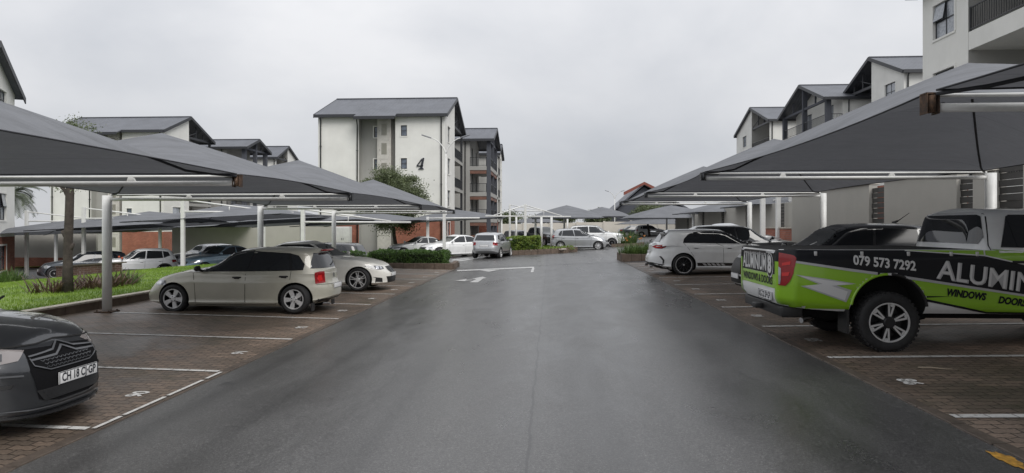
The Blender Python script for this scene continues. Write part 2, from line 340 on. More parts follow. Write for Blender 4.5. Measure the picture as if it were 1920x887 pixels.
M = dict(
    asphalt=asphalt(), paving=paving(), brick=brickwall(), wall=render_wall('cream_render', (0.74, 0.735, 0.70)),
    greywall=render_wall('grey_render', (0.36, 0.355, 0.335)), darkwall=render_wall('slate_grey_render', (0.085, 0.09, 0.105)),
    siteboundary=render_wall('boundary_render', (0.40, 0.385, 0.35)), farboundary=render_wall('pale_boundary_render', (0.62, 0.585, 0.52)),
    roof=roof_sheet(), cloth=shadecloth(), paint=worn_paint(), rust=rusty(),
    fascia=mat('charcoal_fascia', (0.03, 0.032, 0.037), 0.5), steel=mat('white_painted_steel', (0.66, 0.66, 0.64), 0.42, noise=3, amt=0.1),
    darkmetal=mat('dark_bronze_metal', (0.028, 0.03, 0.034), 0.45), glasspane=mat('window_glass', (0.10, 0.12, 0.15), 0.06, spec=0.8, noise=2.2, amt=0.6),
    curtain=mat('net_curtain_glass', (0.30, 0.32, 0.35), 0.12, spec=0.7, noise=9, amt=0.35),
    seam=mat('dark_hem', (0.03, 0.031, 0.036), 0.8), louvre=mat('grey_louvre', (0.30, 0.29, 0.24), 0.6),
    panel=mat('vent_panel', (0.52, 0.50, 0.46), 0.6, noise=2), kerb=mat('brown_kerb', (0.12, 0.088, 0.066), 0.7, noise=5, amt=0.35, bump=0.4),
    kerbtop=mat('pale_kerb_cap', (0.42, 0.38, 0.32), 0.75, noise=6, amt=0.3), edging=mat('paver_edging', (0.095, 0.075, 0.06), 0.5, noise=7, amt=0.35),
    slat=mat('dark_slats', (0.05, 0.047, 0.043), 0.6, noise=2, amt=0.3), brownbrick=brickwall('brown_brick', (0.17, 0.075, 0.05), (0.22, 0.10, 0.068)), redwall=brickwall('dark_brown_brick', (0.085, 0.04, 0.032), (0.11, 0.052, 0.04)),
    yellow=mat('yellow_paint', (0.42, 0.22, 0.03), 0.6, noise=16, amt=0.6), bark=mat('bark', (0.055, 0.045, 0.038), 0.9, noise=8, amt=0.5, bump=0.8, bscale=25),
    leaf=leafmat('tree_leaf', (0.055, 0.072, 0.034), (0.17, 0.205, 0.095)), hedge=leafmat('hedge_leaf', (0.03, 0.065, 0.014), (0.10, 0.19, 0.035), scale=4),
    hedge2=leafmat('variegated_hedge_leaf', (0.04, 0.095, 0.016), (0.24, 0.31, 0.045), scale=3.2), purple=leafmat('flax_leaf', (0.045, 0.028, 0.024), (0.16, 0.10, 0.075)),
    strap=leafmat('strap_leaf', (0.04, 0.075, 0.02), (0.12, 0.19, 0.05)), lily=mat('orange_petal', (0.6, 0.27, 0.09), 0.5, transl=0.3),
    grass=leafmat('lawn_blade', (0.10, 0.18, 0.020), (0.23, 0.34, 0.04), scale=0.8), palm=leafmat('palm_leaf', (0.03, 0.042, 0.02), (0.08, 0.10, 0.05)),
    soil=mat('soil', (0.06, 0.045, 0.03), 0.9, noise=6, amt=0.4), redroof=mat('red_roof', (0.22, 0.07, 0.05), 0.7, noise=2, amt=0.2),
    core=mat('hedge_core_shade', (0.016, 0.022, 0.010), 0.9),
    # vehicles
    tyre=mat('tyre_rubber', (0.016, 0.016, 0.017), 0.75, noise=20, amt=0.3), blackp=mat('black_plastic', (0.014, 0.014, 0.015), 0.5), well=mat('wheel_well', (0.006, 0.006, 0.006), 0.95),
    gap=mat('panel_gap', (0.01, 0.01, 0.01), 0.8), carglass=mat('tinted_glass', (0.012, 0.014, 0.017), 0.03, spec=0.75), windscreen=mat('windscreen_glass', (0.03, 0.036, 0.036), 0.03, spec=0.8),
    gloss=mat('gloss_black', (0.008, 0.008, 0.009), 0.12, coat=1), chrome=mat('chrome', (0.6, 0.6, 0.62), 0.15, 1.0), alloy=mat('alloy', (0.58, 0.58, 0.58), 0.32, 0.35), darkalloy=mat('dark_alloy', (0.018, 0.018, 0.02), 0.35, 0.3),
    red=mat('tail_lamp_red', (0.26, 0.004, 0.007), 0.22, coat=0.25), lampred=mat('tail_lamp_core', (0.55, 0.015, 0.015), 0.2, coat=0.25), lens=mat('lamp_lens', (0.34, 0.35, 0.37), 0.06, 0.4, coat=1), lensd=mat('dark_lamp_lens', (0.05, 0.053, 0.058), 0.05, 0.2, coat=1),
    clear=mat('lamp_clear', (0.26, 0.235, 0.23), 0.1, coat=1), plate=mat('plate_white', (0.7, 0.7, 0.7), 0.4), ink=mat('plate_ink', (0.02, 0.022, 0.03), 0.5),
    livgreen=mat('lime_wrap', (0.235, 0.46, 0.012), 0.32, coat=0.6), livblack=mat('black_wrap', (0.006, 0.007, 0.010), 0.45, spec=0.25, coat=0.12), livwhite=mat('white_wrap', (0.62, 0.62, 0.62), 0.35, coat=0.5), livgrey=mat('silver_wrap', (0.42, 0.42, 0.43), 0.35, coat=0.5),
    trimgrey=mat('satin_grey_trim', (0.085, 0.088, 0.095), 0.3), matteblack=mat('matte_black_mask', (0.006, 0.006, 0.007), 0.8, spec=0.12), orange=mat('orange_mirror', (0.5, 0.09, 0.03), 0.35), blue=mat('plate_blue', (0.05, 0.09, 0.3), 0.5),
)
# ------------------------------------------------------------------ vehicles
WHEELS = {}
def wheel_meshes(R_, rr, tw, style):
    key = (R_, rr, tw, style)
    if key in WHEELS: return WHEELS[key]
    bm = BM(); h = tw/2
    lathe(bm, [(rr-.005,-h+.01),(rr+.01,-h),(R_-.03,-h),(R_-.006,-h+.025),(R_,-h+.05),(R_,h-.05),(R_-.006,h-.025),(R_-.03,h-.002),((R_+rr)/2,h+.006),(rr+.012,h-.002),(rr-.006,h-.012)], 44)
    if style == 'six':   # chunky tread blocks on the shoulder
        for k in range(40):
            a = 2*math.pi*k/40; c, s = math.cos(a), math.sin(a); tx, tz = -s, c; q = .017
            for y0, y1 in ((h-.075, h-.02), (-h+.02, -h+.075), (-.04, .04)):
                pts = [(c*(R_-.012)+tx*q, y0, s*(R_-.012)+tz*q), (c*(R_-.012)-tx*q, y0, s*(R_-.012)-tz*q), (c*(R_+.008)-tx*q, y0, s*(R_+.008)-tz*q), (c*(R_+.008)+tx*q, y0, s*(R_+.008)+tz*q)]
                prism(bm, pts, (0, y1-y0, 0))
    me = bpy.data.meshes.new('wheel'); bm.to_mesh(me); bm.free(); me.materials.append(M['tyre']); finish(me, 40)
    bm = BM()
    face = 0 if style not in ('six', 'multi') else 0
    lathe(bm, [(rr-.004,h-.014),(rr-.004,h-.002),(rr-.018,h-.002),(rr-.024,h-.016)], 44, mi=0)
    lathe(bm, [(rr-.024,h-.016),(rr-.035,h-.09),(rr-.06,-h+.03)], 44, mi=1)
    lathe(bm, [(rr-.05,h-.12),(0.001,h-.12)], 32, mi=1)
    lathe(bm, [(.125,h-.105),(.125,h-.115),(.001,h-.105)], 28, mi=1 if style in ('six','multi') else 2)     # brake disc
    lathe(bm, [(.034,h-.012),(.030,h-.008),(.001,h-.008)], 20, mi=1 if style in ('six','multi') else 0)
    def spoke(a, r0, r1, w0, w1, y, th, mi, sk=0):
        c, s = math.cos(a), math.sin(a)
        def P(r, q, rot=0): return (c*r - s*q, y, s*r + c*q)
        prism(bm, [P(r0, -w0/2), P(r1, -w1/2+sk), P(r1, w1/2+sk), P(r0, w0/2)], (0, -th, 0), mi)
    o = math.pi/2
    if style == 'five':
        for k in range(5): spoke(o+2*math.pi*k/5, .035, rr-.015, .055, .105, h-.016, .04, 0)
        lathe(bm, [(.075,h-.017),(.06,h-.010),(.03,h-.010)], 24, mi=0)
        for k in range(5):
            a = o + 2*math.pi*(k+.5)/5; lathe(bm, [(.011,h-.016),(.011,h-.005),(.001,h-.005)], 8, org=(.052*math.cos(a),0,.052*math.sin(a)), mi=1)
    elif style == 'double':
        for k in range(5):
            a = o + 2*math.pi*k/5
            spoke(a-.07, .03, rr-.016, .022, .022, h-.018, .035, 0, -.022); spoke(a+.07, .03, rr-.016, .022, .022, h-.018, .035, 0, .022)
        lathe(bm, [(.06,h-.018),(.05,h-.010),(.03,h-.010)], 24, mi=0)
    elif style == 'multi':
        for k in range(10): spoke(o+2*math.pi*k/10, .04, rr-.02, .026, .04, h-.02, .04, 1)
        lathe(bm, [(.07,h-.02),(.055,h-.012),(.03,h-.012)], 24, mi=1)
        lathe(bm, [(.024,h-.0075),(.001,h-.0075)], 16, mi=0)
    elif style == 'six':
        for k in range(6):
            a = o + 2*math.pi*(k+.22)/6
            spoke(a, .05, rr-.016, .075, .09, h-.026, .045, 1)
            spoke(a-.10, .075, rr-.02, .020, .024, h-.020, .01, 0, -.010); spoke(a+.10, .075, rr-.02, .020, .024, h-.020, .01, 0, .010)
            lathe(bm, [(.020,h-.014),(.020,h-.006),(.012,h-.006),(.012,h-.012),(.001,h-.012)], 12, org=((rr-.035)*math.cos(a),0,(rr-.035)*math.sin(a)), mi=0)
        lathe(bm, [(.075,h-.03),(.07,h-.004),(.06,h+.004),(.001,h+.004)], 24, mi=1)
    else:   # plain multi-spoke cover
        for k in range(8): spoke(o+2*math.pi*k/8, .03, rr-.012, .03, .06, h-.018, .03, 0)
        lathe(bm, [(.06,h-.018),(.05,h-.010),(.03,h-.010)], 20, mi=0)
    me2 = bpy.data.meshes.new('rim'); bm.to_mesh(me2); bm.free()
    for m in (M['alloy'], M['darkalloy'], M['chrome']): me2.materials.append(m)
    finish(me2, 35)
    WHEELS[key] = (me, me2); return WHEELS[key]

class Prof:
    """smoothed lookup curve"""
    def __init__(s, pts, sm=0.10):
        xs = [p[0] for p in pts]; zs = [p[1] for p in pts]
        s.x = np.linspace(min(xs)-.3, max(xs)+.3, 400); z = np.interp(s.x, xs, zs)
        n = max(1, int(sm/(s.x[1]-s.x[0]))); k = np.ones(n)/n; zp = np.pad(z, n, mode='edge'); s.z = np.convolve(zp, k, 'same')[n:-n]
    def __call__(s, x): return float(np.interp(x, s.x, s.z))
def ilist(pts, t): return float(np.interp(t, [p[0] for p in pts], [p[1] for p in pts]))

def outline(xr, xf, w, nr, nf, NE=12, NS=30):
    xm = (xr+xf)/2; ar, af = xm-xr, xf-xm; half = []; yc = .86
    for i in range(NE):
        y = yc*i/NE; half.append((xm + af*(1-y**nf)**(1/nf), y*w))
    x1 = (1-yc**nf)**(1/nf)*af; x0 = -(1-yc**nr)**(1/nr)*ar
    for i in range(NS+1):
        t = i/NS; x = x1 + (x0-x1)*t
        y = (1-abs(x/af)**nf)**(1/nf) if x > 0 else (1-abs(x/ar)**nr)**(1/nr)
        half.append((xm+x, y*w))
    for i in range(NE-1, -1, -1):
        y = yc*i/NE; half.append((xm - ar*(1-y**nr)**(1/nr), y*w))
    return half + [(x, -y) for x, y in half[-2:0:-1]]
def stack(bm, levels, top, bot, mi=0):
    """levels: (xr, xf, w, nr, nf, zfun); top/bot: list of (k, kx, zfun) closing rings"""
    rings = []
    def ring(l, k=1, kx=1, zf=None):
        xr, xf, w, nr, nf, z = l; z = zf or z; xm = (xr+xf)/2
        return [bm.verts.new(((xm+(x-xm)*kx), y*k, z(xm+(x-xm)*kx, k))) for x, y in outline(xr, xf, w, nr, nf)]
    for k, kx, zf in bot[::-1]: rings.append(ring(levels[0], k, kx, zf))
    for l in levels: rings.append(ring(l))
    for k, kx, zf in top: rings.append(ring(levels[-1], k, kx, zf))
    n = len(rings[0]); fs = []
    for a, b in zip(rings, rings[1:]):
        for i in range(n): fs.append(bm.faces.new((a[i], a[(i+1) % n], b[(i+1) % n], b[i])))
    for f in fs: f.material_index = mi; f.smooth = True
    bmesh.ops.remove_doubles(bm, verts=bm.verts, dist=1e-5)
    bmesh.ops.dissolve_degenerate(bm, edges=bm.edges, dist=1e-5)
    bmesh.ops.recalc_face_normals(bm, faces=bm.faces)

def cut_arches(bm, wheels, Ra, hw, zc):
    """wheel openings cut with a boolean; returns a new bmesh"""
    cb = BM()
    for x in wheels:
        for s in (-1, 1):
            y0, y1 = s*(hw+.2), s*(hw-.36)
            a = []; b = []
            for k in range(40):
                t = 2*math.pi*k/40; p = (x+Ra*math.cos(t), zc+Ra*math.sin(t))
                a.append(cb.verts.new((p[0], y0, p[1]))); b.append(cb.verts.new((p[0], y1, p[1])))
            cb.faces.new(a); cb.faces.new(b[::-1])
            for k in range(40): cb.faces.new((a[k], a[(k+1)%40], b[(k+1)%40], b[k]))
    bmesh.ops.recalc_face_normals(cb, faces=cb.faces)
    me = bpy.data.meshes.new('tmp'); bm.to_mesh(me); bm.free(); o = bpy.data.objects.new('tmp', me); COL.objects.link(o)
    mc = bpy.data.meshes.new('tmpc'); cb.to_mesh(mc); cb.free(); oc = bpy.data.objects.new('tmpc', mc); COL.objects.link(oc)
    md = o.modifiers.new('b', 'BOOLEAN'); md.operation = 'DIFFERENCE'; md.object = oc; md.solver = 'EXACT'
    dg = bpy.context.evaluated_depsgraph_get(); dg.update()
    r = bpy.data.meshes.new_from_object(o.evaluated_get(dg))
    nb = BM(); nb.from_mesh(r)
    for x_ in (o, oc): bpy.data.objects.remove(x_)
    for x_ in (me, mc, r): bpy.data.meshes.remove(x_)
    for f in nb.faces:
        for x in wheels:
            if all(math.hypot(v.co.x-x, v.co.z-zc) < Ra+.004 for v in f.verts): f.material_index = 1
    return nb

def fill(pts, step):
    """2D polygon -> flat bmesh in (a,b,0) cut into cells"""
    bm = BM(); bm.faces.new([bm.verts.new((a, b, 0)) for a, b in pts]); grid2(bm, step); return bm
def grid2(bm, step):
    if not bm.verts: return
    for ax in (0, 1):
        lo = min(v.co[ax] for v in bm.verts); hi = max(v.co[ax] for v in bm.verts); k = math.floor(lo/step)+1
        while k*step < hi:
            co = [0, 0, 0]; co[ax] = k*step; no = [0, 0, 0]; no[ax] = 1
            bmesh.ops.bisect_plane(bm, geom=bm.verts[:]+bm.edges[:]+bm.faces[:], plane_co=co, plane_no=no, dist=1e-6); k += 1
def text_bm(s, size, bold=0.0, shear=0.0, sx=1.0, align='CENTER', sp=1.0):
    cu = bpy.data.curves.new('t', 'FONT'); cu.body = s; cu.size = size; cu.shear = shear; cu.offset = bold
    cu.align_x = align; cu.align_y = 'CENTER'; cu.resolution_u = 3; cu.space_character = sp
    o = bpy.data.objects.new('t', cu); COL.objects.link(o)
    dg = bpy.context.evaluated_depsgraph_get(); dg.update()
    me = bpy.data.meshes.new_from_object(o.evaluated_get(dg)); bm = BM(); bm.from_mesh(me)
    bpy.data.objects.remove(o); bpy.data.curves.remove(cu); bpy.data.meshes.remove(me)
    for v in bm.verts: v.co.x *= sx
    return bm

class Shell:
    """the outer skin of a vehicle, for laying panels, glass, lamps and lettering onto it"""
    def __init__(s, bm): s.t = BVHTree.FromBMesh(bm)
    def lay(s, bm, org, d, eps=.004, lim=.45, cut=False):
        """bm holds a flat shape in (a,b,0): a along u, b along z, pressed onto the skin against d (outward)"""
        d = Vector(d).normalized(); u = Vector((0, 0, 1)).cross(d).normalized(); org = Vector(org)
        hits = []
        for v in bm.verts:
            p = org + u*v.co.x + Vector((0, 0, v.co.y)); p = p - d*p.dot(d) + d*12
            h = s.t.ray_cast(p, -d); hits.append((v, p, h))
        ds = sorted(h[3] for _, _, h in hits if h[0] is not None); md = ds[len(ds)//2] if ds else 12
        if cut:      # leave out cells that fall into an opening
            bad = [v for v, p, h in hits if h[0] is None or abs(h[3]-md) > lim]
            bmesh.ops.delete(bm, geom=bad, context='VERTS'); hits = [t_ for t_ in hits if t_[0].is_valid]
        for v, p, h in hits:
            if h[0] is None or abs(h[3]-md) > lim:
                q = p - d*md; n = s.t.find_nearest(q); v.co = n[0] + d*eps
            else: v.co = h[0] + d*eps*.4 + (h[1] if h[1].dot(d) > 0 else -h[1])*eps*.8
        bmesh.ops.recalc_face_normals(bm, faces=bm.faces)
        if bm.faces and sum((f.normal.dot(d) for f in bm.faces)) < 0: bmesh.ops.reverse_faces(bm, faces=bm.faces)
        for f in bm.faces: f.smooth = True
        return bm
    def side(s, pts, sg, eps=.004, step=.09, bmin=None, cut=False):
        """pts (x,z) seen from the side sg (+1 left, -1 right)"""
        # u = z x d : for d=(0,1,0): u=(-1,0,0)
        bm = bmin or fill([(-sg*x, z) for x, z in pts], step)
        return s.lay(bm, (0, 0, 0), (0, sg, 0), eps, .12 if cut else .45, cut)
    def end(s, pts, fr, eps=.004, step=.09, bmin=None, lim=.45, cut=False):
        """pts (y,z) seen from the front (fr=1) or the rear (fr=-1)"""
        bm = bmin or fill([(fr*y, z) for y, z in pts], step)
        return s.lay(bm, (0, 0, 0), (fr, 0, 0), eps, lim, cut)
    def corner(s, pts, org, d, eps=.005, step=.06):
        return s.lay(fill(pts, step), org, d, eps)
def merge(a, b, mi=None):
    me = bpy.data.meshes.new('x'); b.to_mesh(me); b.free(); n = len(a.faces); a.from_mesh(me); bpy.data.meshes.remove(me)
    a.faces.ensure_lookup_table()
    if mi is not None:
        for f in a.faces[n:]: f.material_index = mi
    return a
def strip(p, q, w):
    """thin quad around the 2D segment p-q"""
    p, q = Vector(p), Vector(q); n = Vector((-(q-p).y, (q-p).x)).normalized()*w/2
    return [tuple(p-n), tuple(q-n), tuple(q+n), tuple(p+n)]
def mirror_pts(pts): return [(x, z) for x, z in pts]

def sill(w): return [(0, w*.87), (.07, w*.955), (.12, w*.98), (.16, w*.966), (.35, w*.985), (.6, w*.997), (.74, w), (.79, w*.984), (.92, w*.98), (.98, w*.965), (1.0, w*.95)]

def build_car(sp, label, cat='car', group=None, name='parked_car'):
    L, hw, Rw = sp['L'], sp['hw'], sp['R']; wx = sp['wheels']; off = -L/2
    root = thing(name, label, cat, (0, 0, 0), 0, group)
    zs = Prof(sp['shoulder']); zb = Prof(sp['bottom']); zr = Prof(sp['roof'], .3)
    bm = BM(); lv = []
    wl = sp.get('w', sill(hw))
    for t in (0, .04, .07, .12, .16, .25, .4, .55, .68, .74, .79, .86, .92, .95, .98, 1.0):
        lv.append((ilist(sp['xr'], t), ilist(sp['xf'], t), ilist(wl, t), sp.get('nr', 5), sp.get('nf', 3.4), (lambda t: lambda x, k: zb(x)+t*(zs(x)-zb(x)))(t)))
    cr = sp.get('crown', .055)
    cap = [(k, 1-sp.get('capx', .06)*(1-k), (lambda x, k: zs(x)+cr*(1-k*k))) for k in (.92, .75, .5, .25, 0)]
    bot = [(k, 1-.05*(1-k), (lambda x, k: zb(x))) for k in (.9, .5, 0)]
    stack(bm, lv, cap, bot)
    bm = cut_arches(bm, wx, sp.get('Ra', Rw+.045), hw, Rw+sp.get('arch_dz', .0))
    g = sp['gh']   # (xr0, xr1, xf0, xf1, w0, w1)
    if g:
        lv = []
        for s_ in (0, .2, .4, .6, .78, .9, .96, 1.0):
            e = s_; wv = g[4] + (g[5]-g[4])*(s_**1.25)
            rd = {.9: .0, .96: .025, 1.0: .065}.get(s_, 0); rx = {.9: .0, .96: .02, 1.0: .07}.get(s_, 0)
            rr_ = g[0]+(g[1]-g[0])*e**sp.get('gre', 1.0) + rx; ff = g[2]+(g[3]-g[2])*e**sp.get('gfe', 1.0) - rx*1.5
            lv.append((rr_, ff, wv-rd, sp.get('gnr', 7), sp.get('gnf', 9), (lambda e: lambda x, k: (zs(x)-.06)+e*(zr(x)-.055-(zs(x)-.06)))(e)))
        cap = [(k, 1-.10*(1-k), (lambda x, k: zr(x)-.055+.055*(1-k*k))) for k in (.9, .7, .45, .2, 0)]
        gb = BM(); stack(gb, lv, cap, [(0.5, .9, lambda x, k: zs(x)-.07), (0, .9, lambda x, k: zs(x)-.07)])
        if sp.get('roofmat'):
            for f in gb.faces:
                if f.calc_center_median().z > sp['roofz']: f.material_index = 2
        merge(bm, gb)
    if sp.get('extra'): sp['extra'](bm)
    sh = Shell(bm)
    def shift(b): bmesh.ops.translate(b, verts=b.verts, vec=(off, 0, 0)); return b
    def part(nm, b, m, parent=root, angle=50):
        return obj(nm, shift(b), m, parent, smooth=angle)
    body = part('body', bm, [sp['paint'], M['well'], sp.get('roofmat') or sp['paint']], angle=34)
    def both(nm, pts, m, eps=.004, parent=root, step=.09):
        for s in (1, -1): part(nm, sh.side(pts, s, eps, step), m, parent)
    # glass
    for nm, pts in sp.get('windows', []):
        for s in (1, -1):
            part('side_window', sh.side(pts, s, .010 if sp.get('dlo') else .006, .045), sp.get('glass', M['carglass']))
    if sp.get('dlo'): both('window_surround', sp['dlo'], sp.get('dlomat', M['gloss']), .005, step=.045)
    for key, nm, fr, m in (('ws', 'windscreen', 1, M['windscreen']), ('rw', 'rear_window', -1, M['carglass'])):
        if sp.get(key): part(nm, sh.end(sp[key], fr, .006, .035, lim=.95, cut=True), m)
    # painted-on shapes and trim: (name, view, pts, material, eps)
    for nm, view, pts, m, eps in sp.get('trim', []):
        if view == 's': both(nm, pts, m, eps)
        else: part(nm, sh.end(pts, 1 if view == 'f' else -1, eps, .06, lim=.8), m)
    # panel gaps
    if sp.get('seams'):
        for s in (1, -1):
            b = BM()
            for line in sp['seams']:
                for p, q in zip(line, line[1:]): merge(b, sh.side(strip(p, q, .009), s, .003, .12))
            part('door_seam', b, M['gap'])
    for x, z in sp.get('handles', []):
        for s in (1, -1):
            b = BM(); h = sh.t.ray_cast(Vector((x, s*3, z)), Vector((0, -s, 0)))
            y = h[0].y if h[0] else s*hw
            box(b, x-.095, y-.03, z-.016, x+.095, y+.03, z+.016, bevel=.013); box(b, x-.06, y-.012, z-.034, x+.06, y+.012, z-.008, mi=1, bevel=.008)
            part('door_handle', b, [sp.get('handlemat', sp['paint']), M['gap']])
    if sp.get('mirror'):
        x, z, m = sp['mirror']
        for s in (1, -1):
            b = BM(); bmesh.ops.create_uvsphere(b, u_segments=16, v_segments=10, radius=1)
            for v in b.verts:
                v.co = Vector((v.co.x*.075 * (1 if v.co.x > 0 else .3), math.copysign(abs(v.co.y)**.7, v.co.y)*.10, math.copysign(abs(v.co.z)**.7, v.co.z)*.06))
            y = g[4]*.97
            bmesh.ops.translate(b, verts=b.verts, vec=(x, s*(y+.14), z+.04))
            tube(b, [(x-.01, s*(y-.03), z-.02), (x, s*(y+.10), z+.01)], .028, 8, mi=1)
            part('mirror', b, [m, M['blackp']])
    # lamps
    for nm, key in (('headlight', 'hl'), ('taillight', 'tl'), ('fog_light', 'fog')):
        for e in sp.get(key, []):
            org, d, pts, m = e[:4]
            for s in (1, -1):
                q = [(-s*a, b_) for a, b_ in pts] if True else pts
                # u for d=(dx, s*dy): keep the shape symmetric on both sides
                o_ = part(nm, sh.corner(q, (org[0], s*org[1], 0), (d[0], s*d[1], 0), .005 if len(e) < 6 else e[5], .04), m)
                if len(e) > 4 and e[4]:
                    for pts2, m2 in e[4]:
                        part('lens', sh.corner([(-s*a, b_) for a, b_ in pts2], (org[0], s*org[1], 0), (d[0], s*d[1], 0), .010 if len(e) < 6 else e[5]+.006, .03), m2, o_)
    # wheels
    me, mr_ = wheel_meshes(Rw, sp['rr'], sp.get('tw', .21), sp.get('style', 'plain'))
    for x in wx:
        for s in (1, -1):
            wo = bpy.data.objects.new('wheel', me); COL.objects.link(wo); wo.parent = root
            wo.location = (x+off, s*(hw-sp.get('tw', .21)/2-sp.get('inset', .025)), Rw); wo.rotation_euler = (0, rng.random()*6, 0 if s > 0 else math.pi)
            ro = bpy.data.objects.new('rim', mr_); COL.objects.link(ro); ro.parent = wo
    # number plates: (end, y, z, text)
    for fr, y, z, txt, tilt in sp.get('plates', []):
        b = BM(); h = sh.t.ray_cast(Vector((fr*20, y, z)), Vector((-fr, 0, 0))); x = h[0].x if h[0] else (L if fr > 0 else 0)
        x += fr*.012; pw, ph = .26, .057
        box(b, min(x, x+fr*.012), y-pw, z-ph, max(x, x+fr*.012), y+pw, z+ph, bevel=.004)
        po = part('number_plate', b, M['plate'])
        if txt:
            tb = text_bm(txt, .110, .0028, 0, .76); mw = max(abs(v.co.x) for v in tb.verts); k = min(1, .235/mw)
            for v in tb.verts: v.co = Vector((x+fr*.0145, y+fr*v.co.x*k, z+v.co.y))
            part('lettering', tb, M['ink'], po)
        fb = BM()
        for (a0, a1, c0, c1) in ((-pw, pw, ph-.006, ph), (-pw, pw, -ph, -ph+.006), (-pw, -pw+.006, -ph, ph), (pw-.006, pw, -ph, ph)):
            box(fb, x+fr*.0125, y+a0, z+c0, x+fr*.0145, y+a1, z+c1)
        part('plate_border', fb, M['ink'], po)
    if sp.get('more'): sp['more'](root, sh, part)
    return root
def put(root, x, y, z, deg):
    root.location = (x, y, z); root.rotation_euler = (0, 0, R(deg)); return root
def kids(o): return [c for c in bpy.data.objects if c.parent == o]
def copy_tree(o, parent=None):
    c = o.copy(); COL.objects.link(c)
    if parent is not None: c.parent = parent
    for ch in kids(o): copy_tree(ch, c)
    return c

# ---- shapes shared by kinds of car; x runs from the rear bumper (0) to the nose (L)
def sc(pts, kx, kz): return [(x*kx, z*kz) for x, z in pts]
def hatch(L=4.0, H=1.46, hw=.85, **k):
    kx, kz = L/4.08, H/1.40
    sp = dict(L=L, hw=hw, R=.30, rr=.205, wheels=[.79*kx, 3.43*kx], paint=k['paint'],
        shoulder=sc([(0,.88),(.1,.895),(.8,.885),(1.8,.865),(2.6,.87),(3.0,.895),(3.35,.845),(3.75,.755),(3.95,.67),(4.08,.60)], kx, kz),
        bottom=sc([(0,.30),(.35,.2),(.9,.145),(3.3,.15),(3.8,.17),(4.08,.20)], kx, 1),
        roof=sc([(0,1.28),(.25,1.335),(.6,1.375),(1.1,1.40),(1.7,1.40),(2.2,1.36),(2.6,1.2)], kx, kz),
        xr=sc([(0,.10),(.12,.01),(.35,0),(.5,.03),(.62,.10),(1,.13)], 1, 1), xf=[(0,L-.10),(.1,L-.02),(.3,L),(.6,L-.02),(.85,L-.10),(1,L-.22)],
        gh=(.10*kx, .34*kx, 3.20*kx, 2.22*kx, hw*.945, hw*.76), nf=3.0, nr=4.6,
        windows=[('f', sc([(2.96,.895),(2.72,1.02),(2.38,1.2),(2.18,1.275),(1.70,1.305),(1.82,.905)], kx, kz)),
                 ('r', sc([(1.63,1.305),(.95,1.265),(.89,.925),(1.785,.905)], kx, kz)),
                 ('q', sc([(.90,1.26),(.76,1.215),(.64,1.04),(.66,.935),(.85,.925)], kx, kz))],
        ws=[(-.68*hw/.84,.975*kz),(.68*hw/.84,.975*kz),(.6*hw/.84,1.1*kz),(.52*hw/.84,1.29*kz),(-.52*hw/.84,1.29*kz),(-.6*hw/.84,1.1*kz)],
        rw=[(-.62*hw/.84,.95*kz),(.62*hw/.84,.95*kz),(.57*hw/.84,1.1*kz),(.47*hw/.84,1.27*kz),(-.47*hw/.84,1.27*kz),(-.57*hw/.84,1.1*kz)],
        seams=[sc(l, kx, kz) for l in ([(2.98,.86),(2.94,.6),(2.93,.19)],[(1.83,.87),(1.85,.18)],[(.87,.90),(.90,.62),(1.02,.45),(1.19,.20)],[(2.93,.19),(1.19,.19)])],
        handles=sc([(2.02,.77),(1.02,.79)], kx, kz), mirror=(2.86*kx, .93*kz, k['paint']),
        hl=[((3.7*kx, .62*hw/.84), (.8, .6), [(-.22,.60*kz),(.12,.58*kz),(.26,.70*kz),(.1,.735*kz),(-.14,.70*kz)], M['lens'], [([(-.1,.62*kz),(.04,.61*kz),(.08,.69*kz),(-.08,.68*kz)], M['chrome'])])],
        tl=[((.1, .72*hw/.84), (-.75, .66), [(-.13,.64*kz),(.11,.62*kz),(.12,.86*kz),(.0,.885*kz),(-.12,.88*kz)], M['red'], [([(-.06,.69*kz),(.02,.66*kz),(.07,.72*kz),(.04,.80*kz),(-.04,.81*kz)], M['lampred'])])],
        trim=[('grille', 'f', [(-.38,.56*kz),(.38,.56*kz),(.34,.65*kz),(-.34,.65*kz)], M['blackp'], .006), ('lower_grille', 'f', [(-.5,.24),(.5,.24),(.44,.4),(-.44,.4)], M['blackp'], .006)],
        plates=[(1,0,.48,None,0),(-1,0,.56,None,0)])
    sp.update(k); return sp
